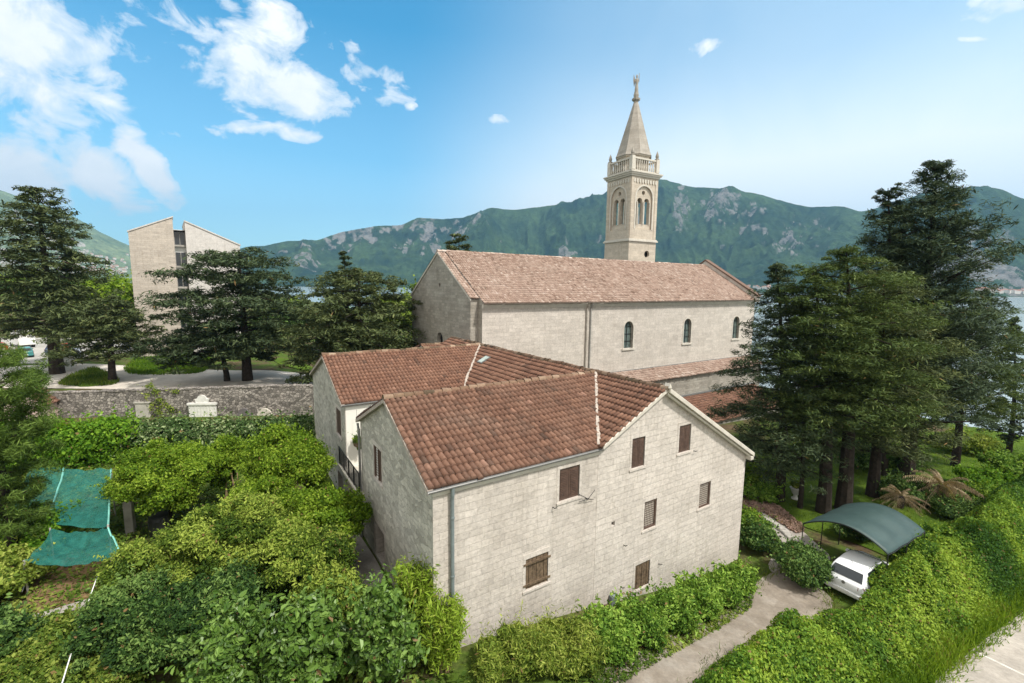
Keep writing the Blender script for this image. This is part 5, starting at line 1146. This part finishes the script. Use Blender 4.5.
leafy(334, 566, 486, 1.7, 15000, .085, 'bright', 'bright green small tree over the garden path', 45, low=.15, ncl=44)
SG = [(235, 590, 500, 2.4, 17000, 'olive', 'wide olive green shrub in the middle of the garden'), (165, 600, 536, 1.9, 13000, 'olive', 'olive shrub left of the wide one, near the low wall'), (300, 610, 525, 1.9, 15000, 'olive', 'olive shrub beside the garden path'),
      (215, 655, 578, 1.8, 11000, 'darkshrub', 'dark shrub below the wide olive shrub'), (140, 655, 585, 1.7, 10000, 'darkshrub', 'dark shrub below the low wall'), (330, 640, 575, 1.4, 9000, 'olive', 'small olive shrub at the near end of the garden path')]
for i, (px, py, top, rx, n, mt, lb) in enumerate(SG):
    b = at(px, py); h = max(.9, atY(px, top, b[1])[2]-b[2]); shrub('shrub', b, rx, rx, h, int(n*1.3), .09, L[mt], lb, 'shrub', None, 30, .30*rx, 4, 150+i, cv=.6, fold=True)
# vines and shrubs at the left edge
b = at(34, 556); shrub('shrub', b, 1.7, 1.2, atY(40, 515, b[1])[2]-b[2], 10000, .15, L['vine'], 'yellow green vine bush in front of the green netting', 'vine', None, 20, .6, 2, 161)
b = at(-4, 596); shrub('shrub', b, 1.5, 1.5, 1.6, 9000, .12, L['hedge_yellow'], 'yellowish shrub at the left edge of the garden', 'shrub', None, 18, .55, 2, 162)
b = at(35, 660); shrub('shrub', b, 1.5, 1.3, 1.1, 9000, .10, L['weeds'], 'low weedy shrub at the lower left corner', 'shrub', None, 18, .45, 2, 163)
b = at(-8, 672); shrub('shrub', b, 1.2, 1.2, 1.9, 7000, .11, L['darkshrub'], 'dark shrub cut by the left edge of the view', 'shrub', None, 16, .45, 2, 164)
b = at(85, 690); shrub('shrub', b, 1.6, 1.2, .9, 8000, .10, L['weeds'], 'low weedy shrub under the taut white cord', 'shrub', None, 18, .4, 2, 165)
# broad-leaved bushes in the foreground
b = at(300, 700); 
for i, (px, py, top, rx, lb) in enumerate([(385, 685, 592, 1.05, 'broad-leaved glossy bush beside the bamboo in the foreground'), (310, 695, 600, 1.15, 'broad-leaved glossy bush in the centre of the foreground'), (235, 705, 620, 1.1, 'broad-leaved glossy bush at the left of the foreground group')]):
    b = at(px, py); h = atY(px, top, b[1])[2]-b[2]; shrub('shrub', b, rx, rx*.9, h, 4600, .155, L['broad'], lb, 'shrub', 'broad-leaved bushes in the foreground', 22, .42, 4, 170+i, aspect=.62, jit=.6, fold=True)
def bamboo(base, h, rad, nst, nl, label, seed):
    r = np.random.default_rng(seed); e = empty('bamboo', base, 0, label, 'bamboo'); st = MB(); Ps = []
    for i in range(nst):
        a = r.uniform(0, 6.28); q = rad*.5*math.sqrt(r.random()); p0 = np.array([q*math.cos(a), q*math.sin(a), 0]); hh = h*r.uniform(.55, 1.); ou = np.array([math.cos(a), math.sin(a), 0])*rad*r.uniform(.3, 1.)
        f = lambda w: p0+np.array([0, 0, hh*w])+ou*w**2.2-np.array([0, 0, .12*hh*w**4]); st.tube([f(0), f(.35), f(.7), f(1)], [.016, .014, .01, .004], 5)
        for w in r.uniform(.2, 1., nl): Ps.append(f(w)+r.normal(size=3)*np.array([.13, .13, .1]))
    P = np.array(Ps); N = unit(np.c_[r.normal(size=(len(P), 2))*.6, np.ones(len(P))]); V, Fq = leaf_quads(P, N, .17, .2, .8, r); np_mesh('foliage', V, Fq, L['bamboo'], e, np.clip(r.normal(.5, .25, len(P)), 0, .95)); st.build('stem', MAT['dry'], e, uv=False)
for px, py, top, rd, n, lb, sd_ in [(418, 652, 548, .6, 60, 'tall feathery yellow green bamboo against the house corner', 5), (442, 668, 590, .6, 56, 'shorter feathery bamboo in front of the drainpipe', 6)]:
    b = at(px, py); bamboo(b, atY(px, top, b[1])[2]-b[2], rd, n, 210, lb, sd_)
# netting: two sheets of green shade net on posts
mn = NT('green shade net', .8, .2); uvn = mn.noise(mn.obj(), 3, 5); mn.color(mn.ramp(uvn, [(.3, (.010, .085, .07)), (.7, (.022, .155, .13))]))
tr = mn.t.nodes.new('ShaderNodeBsdfTransparent'); mx = mn.t.nodes.new('ShaderNodeMixShader'); w1 = mn.t.nodes.new('ShaderNodeTexWave')
mn.l(mn.ramp(mn.noise(mn.obj(), 1.7, 4), [(.3, .58), (.7, .86)]), mx.inputs[0]); mn.l(tr.outputs[0], mx.inputs[1]); mn.l(mn.b.outputs[0], mx.inputs[2]); mn.l(mx.outputs[0], mn.out.inputs['Surface']); MAT['net'] = mn.m
mn2 = plain('net seam', (.16, .42, .36), .7)
def netting(corners, label, sag, seed, seam=None):
    q = [np.array(c, float) for c in corners]; b = G(*np.mean(q, 0)[:2]); e = empty('shade_net', b, 0, label, 'net')
    def f(u, v):
        p = (q[0]*(1-u)+q[1]*u)*(1-v)+(q[3]*(1-u)+q[2]*u)*v; w = sag*(4*u*(1-u)*.6+4*v*(1-v)*.4); return p-b-np.array([0, 0, w])+np.array([0, 0, .22*(vnoise(np.array(u*7.+seed), np.array(v*6.))-.5)+.10*(vnoise(np.array(u*19.+seed), np.array(v*5.))-.5)])
    MB().grid(f, 22, 22).build('net', MAT['net'], e, smooth=True)
    for c in q: g = float(ground(c[0], c[1])); MB().tube([(c[0]-b[0], c[1]-b[1], g-b[2]-.2), tuple(c-b+[0, 0, .06])], .035, 6).build('post', MAT['concrete'], e, uv=False)
    for u in ([seam] if seam else [])+[1.]: MB().tube([np.array(f(u, k/10))+[0, 0, .02] for k in range(11)], .035, 5).build('seam', mn2, e, uv=False)
    return e
P_ = lambda px, py, z: (lambda d: np.array([0, 0, H])+d*((z-H)/d[2]))(ray(px, py))
netting([P_(2, 520, 4.0), P_(108, 526, 4.0), P_(111, 470, 4.9), P_(30, 466, 4.9)], 'large taut green shade net with a pale seam over the garden beds', .12, 1, .42)
netting([P_(24, 562, 3.7), P_(124, 556, 3.7), P_(108, 528, 4.0), P_(50, 529, 4.0)], 'smaller sagging blue green shade net below the large one', .35, 4)
# concrete posts and low wall
b = at(131, 532); pc_ = empty('concrete_post', b, R(20), 'square concrete post at the end of the green netting', 'post'); MB().box(-.17, .17, -.17, .17, -.2, 2.1).build('post', MAT['concrete'], pc_, bevel=.02); MB().box(-.2, .2, -.2, .2, 2.103, 2.16).build('cap', MAT['concrete'], pc_)
b = at(118, 598); pc_ = empty('concrete_post', b, R(35), 'short concrete post half hidden in the olive shrub', 'post'); MB().box(-.13, .13, -.13, .13, -.2, 1.2).build('post', MAT['concrete'], pc_, bevel=.02); MB().box(-.15, .15, -.15, .15, 1.203, 1.25).build('cap', MAT['concrete'], pc_)
a = at(22, 632); c = at(118, 604); d_ = c-a; lw_ = empty('low_wall', a, math.atan2(d_[1], d_[0]), 'low grey stone retaining wall in the garden', 'wall'); l_ = np.linalg.norm(d_[:2])
MB().box(0, l_, -.18, .18, -.2, .35).build('wall', MAT['rubble'], lw_); cpm = MB(); x = 0
while x < l_-.1: w = random.uniform(.3, .7); cpm.box(x+.01, min(x+w, l_)-.01, -.22, .22, .353, .353+random.uniform(.05, .1)); x += w
cpm.build('coping', MAT['flag'], lw_, bevel=.02)
cb = MB(); cb.tube([P_(97, 577, 3.9), P_(79, 628, 3.75), P_(60, 690, 3.7)], .018, 5); tag(cb.build('cord', MAT['white'], uv=False), 'taut white cord running down through the garden', 'cord')
cb = MB(); cb.tube([P_(34, 560, 3.4), P_(22, 592, 2.7)], .012, 5); tag(cb.build('cord', MAT['white'], uv=False), 'short white cord tied below the smaller shade net', 'cord')
b = at(238, 505); sk_ = empty('stake_bundle', b, 0, 'bundle of dry upright garden stakes among the bright green trees', 'stakes')
r = np.random.default_rng(3)
for i in range(9):
    a = r.uniform(-.7, .7); MB().tube([(a, r.uniform(-.3, .3), -.1), (a+r.normal()*.15, r.normal()*.1, r.uniform(1.2, 2.1))], [.035, .025], 6).build('stake', MAT['dry'], sk_, uv=False)
b = at(160, 535); wb = empty('water_butt', b, 0, 'black plastic water butt behind the concrete post', 'water butt'); MB().lathe([(.36, 0), (.42, .3), (.42, .8), (.38, .95)], n=16).build('barrel', MAT['iron'], wb, uv=False); MB().lathe([(.40, .953), (.40, 1.0), (.1, 1.03)], n=16).build('lid', MAT['iron'], wb, uv=False)
# ground plants
r = np.random.default_rng(9)
GARD = [W(-.6, 1.0), W(-2.9, 2.2), W(-2.9, 9), W(-2.4, 15), W(-1, 20), W(-4, 27), (-19, 38), (-40, 36), (-36, 22), (-24, 12), (-16, 9.5), (-4, 9.5), W(1.6, -3.5)]
field('ground_cover', GARD, lambda x, y: .10+.45*np.clip(fbm(x*.55, y*.55, 4, 12)-.42, 0, 1), 70000, .13, L['weeds'], r, 'mixed weeds and low plants over the garden soil', 'stuff', 'ground cover', depth=.12, layers=.12)
VG = smooth_poly([at(148, 352), at(180, 349), at(207, 356), at(207, 371), at(165, 375), at(126, 373), at(133, 360)], .05)
blades('tall_grass', scatter_on(VG, 9000, r), .3, .09, L['grass'], 'sunny tall grass on the patch beside the lane', r, 'stuff', 'grass')
VG2 = smooth_poly([at(60, 385), at(70, 376), at(92, 368), at(103, 371), at(120, 381), at(103, 386)], .05)
blades('tall_grass', scatter_on(VG2, 4000, r), .25, .09, L['weeds'], 'rough grass between lane and garden wall', r, 'stuff', 'grass')
blades('grass', scatter_on(LAWN, 26000, r), .10, .035, L['grass'], 'short mown grass of the lawn', r, 'stuff')
strip_p = [W(-.4, -3.2), W(17.2, -.3), W(17.6, -1.1), W(14, -2.7), W(6, -3.4), W(.5, -4.6)]
field('border_plants', strip_p, lambda x, y: .07+.2*np.clip(fbm(x*1.2, y*1.2, 3, 14)-.45, 0, 1), 9000, .10, L['weeds'], r, 'weeds in the border under the facade', 'stuff', 'border plants', depth=.06, layers=.05)
edge = np.concatenate([np.array(DRIVE)[::2]+r.normal(size=(len(DRIVE[::2]), 2))*.18 for _ in range(14)]); edge = np.c_[edge, ground(edge[:, 0], edge[:, 1])]
edge = np.concatenate([edge+np.c_[r.normal(size=(len(edge), 2))*.16, np.zeros(len(edge))] for _ in range(5)]); blades('grass_tufts', edge, .16, .03, L['weeds'], 'grass tufts along the driveway edges', r, 'stuff', 'grass', .8)
RI = [q+(np.append(LEp[np.argmin(np.hypot(*(LEp-q[:2]).T))], 0)-q)*.30 for q in RE]
blades('verge_grass', scatter_on(list(RE)+RI[::-1], 22000, r), .30, .05, L['bright'], 'bright uncut grass strip between the overgrown bank and the street', r, 'stuff', 'grass', .6)
re_ = np.concatenate([np.array([np.interp(np.linspace(0, len(ROADL)-1, 700), range(len(ROADL)), np.array(ROADL)[:, i]) for i in (0, 1)]).T+r.normal(size=(700, 2))*.2 for _ in range(4)]); re_ = np.c_[re_, ground(re_[:, 0], re_[:, 1])]
blades('verge_grass', re_, .20, .045, L['bright'], 'ragged grass along the street edge', r, 'stuff', 'grass', .8)

# hanging plant pots on the terrace
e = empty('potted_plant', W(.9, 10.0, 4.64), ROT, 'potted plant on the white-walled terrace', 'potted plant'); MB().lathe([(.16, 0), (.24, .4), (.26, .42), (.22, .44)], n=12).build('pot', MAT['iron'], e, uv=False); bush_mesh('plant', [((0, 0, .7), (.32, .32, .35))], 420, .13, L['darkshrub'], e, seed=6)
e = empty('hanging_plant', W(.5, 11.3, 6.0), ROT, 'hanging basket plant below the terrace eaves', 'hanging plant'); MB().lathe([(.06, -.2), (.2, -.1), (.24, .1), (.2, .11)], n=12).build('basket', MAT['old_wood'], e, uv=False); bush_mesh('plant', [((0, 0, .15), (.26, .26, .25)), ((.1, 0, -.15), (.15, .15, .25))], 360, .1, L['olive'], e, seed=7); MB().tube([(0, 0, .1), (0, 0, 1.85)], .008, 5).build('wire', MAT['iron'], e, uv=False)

r = np.random.default_rng(21)
for (a, b_, c_, lb) in [((134, 575), (160, 592), (196, 607), 'long bare crooked branch lying across the olive shrubs'), ((205, 566), (222, 578), (238, 600), 'shorter bare branch poking out of the wide olive shrub')]:
    z_ = 4.15; cb = MB(); cb.tube([P_(*a, z_+.1), P_(*b_, z_), P_(*c_, z_-.35)], [.02, .035, .045], 6); tag(cb.build('branch', MAT['dry'], uv=False), lb, 'branch')

# ------------------------------------------------------------------ cars
def paint(name, c): return plain(name, c, .22, .5, 0, .03)
def loft(st, closed=True):
    """st: list of rings (same count) -> MB"""
    n = len(st[0]); mb = MB(); vs = [p for q in st for p in q]; fs = [(i*n+k, i*n+(k+1) % n, (i+1)*n+(k+1) % n, (i+1)*n+k) for i in range(len(st)-1) for k in range(n)]
    return mb.add(vs, fs+[tuple(range(n-1, -1, -1)), tuple(range(len(vs)-n, len(vs)))])
def soft(o, a=38):
    o.data.polygons.foreach_set('use_smooth', [True]*len(o.data.polygons)); o.data.set_sharp_from_angle(angle=R(a)); return o
def hatchback(loc, rz, col, label, name='parked_car', group=None, plate=True):
    """x forward from the tail, y left"""
    e = empty(name, loc, rz, label, 'car', group); P = paint('car paint', col)
    def ring(x, w, z0, zb, zs): # lower body ring, z0 sill, zb bulge, zs shoulder
        return [(x, -w*.90, z0), (x, -w, z0+.16), (x, -w*1.0, zb), (x, -w*.965, zs-.06), (x, -w*.90, zs), (x, w*.90, zs), (x, w*.965, zs-.06), (x, w*1.0, zb), (x, w, z0+.16), (x, w*.90, z0)]
    body = loft([ring(0, .72, .34, .55, .86), ring(.06, .80, .24, .60, .92), ring(.35, .865, .20, .62, .97), ring(1.2, .88, .19, .62, .96), ring(2.4, .88, .19, .62, .94), ring(3.0, .875, .19, .62, .90), ring(3.7, .83, .2, .58, .80), ring(4.0, .74, .24, .52, .70), ring(4.1, .62, .32, .5, .62)])
    soft(body.build('body', P, e))
    def gr(x0, w0, z0, x1, w1, z1, x2, w2, x3, w3): pass
    # greenhouse: roof over pillars
    rail = [(.10, .70, .93), (.30, .665, 1.14), (.50, .625, 1.33), (.66, .60, 1.40), (.9, .59, 1.435), (1.5, .60, 1.46), (2.1, .585, 1.43), (2.5, .60, 1.32), (3.2, .70, .91)]
    cab = loft([[(x, -w, z), (x, -w*1.0, z+.001), (x, w, z+.001), (x, w, z)] for x, w, z in rail]) 
    mb = MB(); n = len(rail)
    # roof skin + side glass house as a closed loft from shoulder to rail
    rings = []
    for x, w, z in rail: rings.append([(x, -.80 if z > 1. else -w-.06, .93), (x, -w-.035, z-.035), (x, -w+.07, z+.012), (x, 0, z+.014), (x, w-.07, z+.012), (x, w+.035, z-.035), (x, .80 if z > 1. else w+.06, .93)])
    soft(loft(rings).build('cabin', P, e))
    g = MAT['glass']
    def panel(nm, pts, d=.012, m=g):
        pts = [np.array(p, float) for p in pts]; nr = unit(np.cross(pts[1]-pts[0], pts[2]-pts[0])); return MB().prism([p-nr*d for p in pts], nr*2*d).build(nm, m, e)
    rw = panel('rear_window', [(.49, -.575, 1.325), (.175, -.66, 1.0), (.175, .66, 1.0), (.49, .575, 1.325)][::-1], .03)
    panel('windscreen', [(2.54, -.56, 1.32), (3.10, -.68, .98), (3.10, .68, .98), (2.54, .56, 1.32)], .02)
    for sg in (-1, 1):
        for a, b in ((.68, 1.5), (1.6, 2.55)):
            lo = lambda x: (x, sg*.795, .985); hi = lambda x: (x, sg*(.655), 1.36)
            q = [lo(a), lo(b+(.35 if b > 2 else 0)), hi(min(b, 2.4)), hi(a+.05)]
            panel('side_window', q if sg < 0 else q[::-1], .014)
        MB().box(2.72, 2.86, min(sg*.84, sg*1.0), max(sg*.84, sg*1.0), .96, 1.09).build('mirror', P, e, bevel=.02)
        panel('tail_light', [(.02, sg*.56, .86), (.02, sg*.56, .70), (.10, sg*.815, .70), (.10, sg*.80, .88)] if sg > 0 else [(.02, sg*.56, .86), (.10, sg*.80, .88), (.10, sg*.815, .70), (.02, sg*.56, .70)], .03, MAT['tail'])
        panel('headlight', [(4.04, sg*.45, .66), (4.08, sg*.45, .55), (3.97, sg*.74, .55), (3.93, sg*.74, .68)] if sg < 0 else [(4.04, sg*.45, .66), (3.93, sg*.74, .68), (3.97, sg*.74, .55), (4.08, sg*.45, .55)], .03, MAT['white'])
        for x in (.78, 3.28):
            w = MB(); y0, y1 = sorted((sg*.70, sg*.885)); w.add(*(lambda q: (q.v, q.f))(MB().prism([(x+.31*math.cos(a), y0, .31+.31*math.sin(a)) for a in np.linspace(0, 6.2832, 18, endpoint=False)], (0, y1-y0, 0)))); wo = w.build('wheel', MAT['iron'], e)
            MB().prism([(x+.2*math.cos(a), sg*.885, .31+.2*math.sin(a)) for a in np.linspace(0, 6.2832, 12, endpoint=False)], (0, sg*.012, 0)).build('rim', MAT['zinc'], wo)
    MB().box(-.06, .05, -.78, .78, .30, .52).build('bumper', P, e, bevel=.04)
    MB().prism([(-.01, .075*math.cos(a), .83+.075*math.sin(a)) for a in np.linspace(0, 6.28, 12, endpoint=False)], (-.03, 0, 0)).build('badge', MAT['zinc'], e)
    MB().box(-.075, -.062, -.26, .26, .40, .51).build('number_plate', MAT['white'], e)
    MB().tube([(.85, 0, 1.46), (.66, 0, 1.68)], .01, 5).build('aerial', MAT['iron'], e, uv=False)
    MB().box(.19, .2, -.3, .35, 1.02, 1.04).build('wiper', MAT['iron'], e)
    return e
MAT['tail'] = plain('tail light', (.25, .012, .012), .2, .5, 0, .05)
c = P_(848, 576, .6); hatchback(G(15.65, 19.85), ROT, (.78, .80, .82), 'white hatchback parked under the curved canopy, tail to the driveway', plate=True)
CG = 'cars in the car park behind the cedars'
for px, py, rz, colr, lb in [(66, 353, 150, (.42, .03, .02), 'red car right of the tall cedar trunk'), (2, 352, 160, (.42, .03, .02), 'red car at the left edge of the view'), (26, 358, 140, (.05, .20, .20), 'teal car in front of the white van'), (74, 360, 130, (.6, .64, .72), 'pale blue car parked behind the low lane wall'), (52, 355, 120, (.03, .05, .12), 'dark blue car half hidden by the tall cedar trunk')]:
    hatchback(at(px, py), R(rz), colr, lb, group=CG)
vn_ = empty('parked_van', at(28, 348), R(150), 'white box van in the car park behind the tall cedar', 'van', CG)
MB().box(0, 3.6, -1, 1, .5, 3.0).build('box', MAT['white'], vn_, bevel=.05); MB().prism([(3.62, -.95, .4), (5.2, -.95, .4), (5.2, -.95, 1.15), (4.7, -.95, 2.1), (3.62, -.95, 2.2)], (0, 1.9, 0)).build('cab', MAT['white'], vn_, bevel=.05)
MB().prism([(4.78, -.85, 2.02), (5.22, -.85, 1.2), (5.24, -.85, 1.2), (4.8, -.85, 2.03)], (0, 1.7, 0)).build('windscreen', MAT['glass'], vn_)
MB().box(.1, 3.5, -.9, .9, .35, .5).build('chassis', MAT['iron'], vn_)
for x in (.8, 4.4):
    for sg in (-1, 1): y0 = .7 if sg > 0 else -1.0; MB().prism([(x+.38*math.cos(a), y0, .38+.38*math.sin(a)) for a in np.linspace(0, 6.28, 16, endpoint=False)], (0, .3, 0)).build('wheel', MAT['iron'], vn_)
# low pale lane wall
a = at(58, 374); c = at(76, 366); d_ = c-a; q = empty('lane_wall', a, math.atan2(d_[1], d_[0]), 'short pale concrete wall beside the car park', 'wall'); MB().box(0, np.linalg.norm(d_), -.15, .15, -.2, 1.6).build('wall', MAT['trim'], q); MB().box(-.05, np.linalg.norm(d_)+.05, -.2, .2, 1.603, 1.7).build('coping', MAT['concrete'], q)

# ------------------------------------------------------------------ canopy over the car
cn = empty('car_canopy', W(17.9, -6.5, 0), ROT, 'curved grey green tarpaulin canopy over the white car', 'canopy')
mt = NT('tarpaulin', .55, .35); nz = mt.noise(mt.obj(), 1.2, 6, .6, .3); mt.color(mt.ramp(nz, [(.3, (.027, .052, .05)), (.7, (.043, .075, .072))])); mt.bump(mt.noise(mt.obj(), 2.5, 3), .3, .05); MAT['tarp'] = mt.m
PL, PFR, PBR = P_(803, 523, 2.35), P_(888, 554, 2.35), P_(925, 531, 2.35)
b0 = np.array([float(v) for v in cn.location]); inv = lambda p: np.array([(np.array(p)-b0)@A, (np.array(p)-b0)@B, p[2]-b0[2]])
l0, l1, l2 = inv(PL), inv(PFR), inv(PBR); l3 = l0+l2-l1
def can(u, v, dz=0.):
    p = (l0*(1-u)+l1*u)*(1-v)+(l3*(1-u)+l2*u)*v; return p+np.array([0, 0, .68*math.sin(math.pi*u)**.9+dz-.04*math.sin(math.pi*v*3)**2])
mb = MB().grid(lambda u, v: can(u, v), 24, 14); k = len(mb.v); mb.add([tuple(np.array(p)-[0, 0, .02]) for p in mb.v], [f[::-1] for f in mb.f])
nu, nv = 24, 14; rim_ = [j for j in range(nu+1)]+[(nu+1)*j+nu for j in range(1, nv+1)]+[(nu+1)*nv+j for j in range(nu-1, -1, -1)]+[(nu+1)*j for j in range(nv-1, 0, -1)]
mb.f += [(rim_[i], rim_[i]+k, rim_[(i+1) % len(rim_)]+k, rim_[(i+1) % len(rim_)]) for i in range(len(rim_))]
mb.build('tarpaulin', MAT['tarp'], cn, smooth=True)
fr = MB()
for v in (.01, .34, .67, .99): fr.tube([can(u/16, v, -.05) for u in range(17)], .03, 6)
for u in (.0, .5, 1.): fr.tube([can(u, v/6, -.06) for v in range(7)], .025, 6)
fr.build('frame', MAT['iron'], cn, uv=False)
for u in (0, 1):
    for v in (.01, .5, .99): p = can(u, v); MB().tube([(p[0], p[1], -b0[2]-.1), tuple(p)], .024, 8).build('post', MAT['iron'], cn, uv=False)

# ------------------------------------------------------------------ far village on the left hillside
r = np.random.default_rng(12); VM = plain('village plaster', (.62, .58, .52), .9); VR = plain('village roofs', (.36, .17, .11), .9)
hill = bpy.data.objects['distant_hill']; rngm = bpy.data.objects['mountain_range']
from mathutils.bvhtree import BVHTree
def bvh(o): me = o.data; return BVHTree.FromPolygons([v.co[:] for v in me.vertices], [p.vertices[:] for p in me.polygons])
bh, bm_ = bvh(hill), bvh(rngm)
protos = []
for k in range(4):
    e = empty('village_house', (0, 0, 0)); w, d_, h = [(9, 8, 6), (13, 9, 8), (8, 8, 9), (16, 10, 7)][k]
    MB().prism([(-w/2, -d_/2, -4), (w/2, -d_/2, -4), (w/2, -d_/2, h), (-w/2, -d_/2, h)], (0, d_, 0)).build('wall', VM, e, uv=False)
    MB().prism([(-w/2-.4, -d_/2-.4, h+.02), (-w/2-.4, d_/2+.4, h+.02), (-w/2-.4, 0, h+2.4)], (w+.8, 0, 0)).build('roof', VR, e, uv=False); protos.append(e)
used = [False]*4
def place(px, py, tree, label, group):
    d = Vector(ray(px, py)).normalized(); hit = tree.ray_cast(Vector((0, 0, H)), d, 20000)
    if hit[0] is None: return
    k = int(r.integers(4)); e = protos[k]
    if used[k]:
        c = e.copy(); COL.objects.link(c)
        for ch in e.children: q = ch.copy(); COL.objects.link(q); q.parent = c
        e = c
    used[k] = True; e.location = hit[0]; e.rotation_euler = (0, 0, r.uniform(0, 3.1)); e['label'] = label; e['category'] = 'house'; e['group'] = group
for i in range(110): place(r.uniform(60, 128), 274-abs(r.normal())*9, bh, 'tiny pale house in the hillside village beyond the tan block', 'houses of the far village')
for i in range(46): place(r.uniform(975, 1024) if i % 3 else r.uniform(745, 770), 293-abs(r.normal())*1.2 if i % 3 else 289-abs(r.normal())*1.5, bm_, 'tiny pale house on the far shore of the bay', 'houses on the far shore')
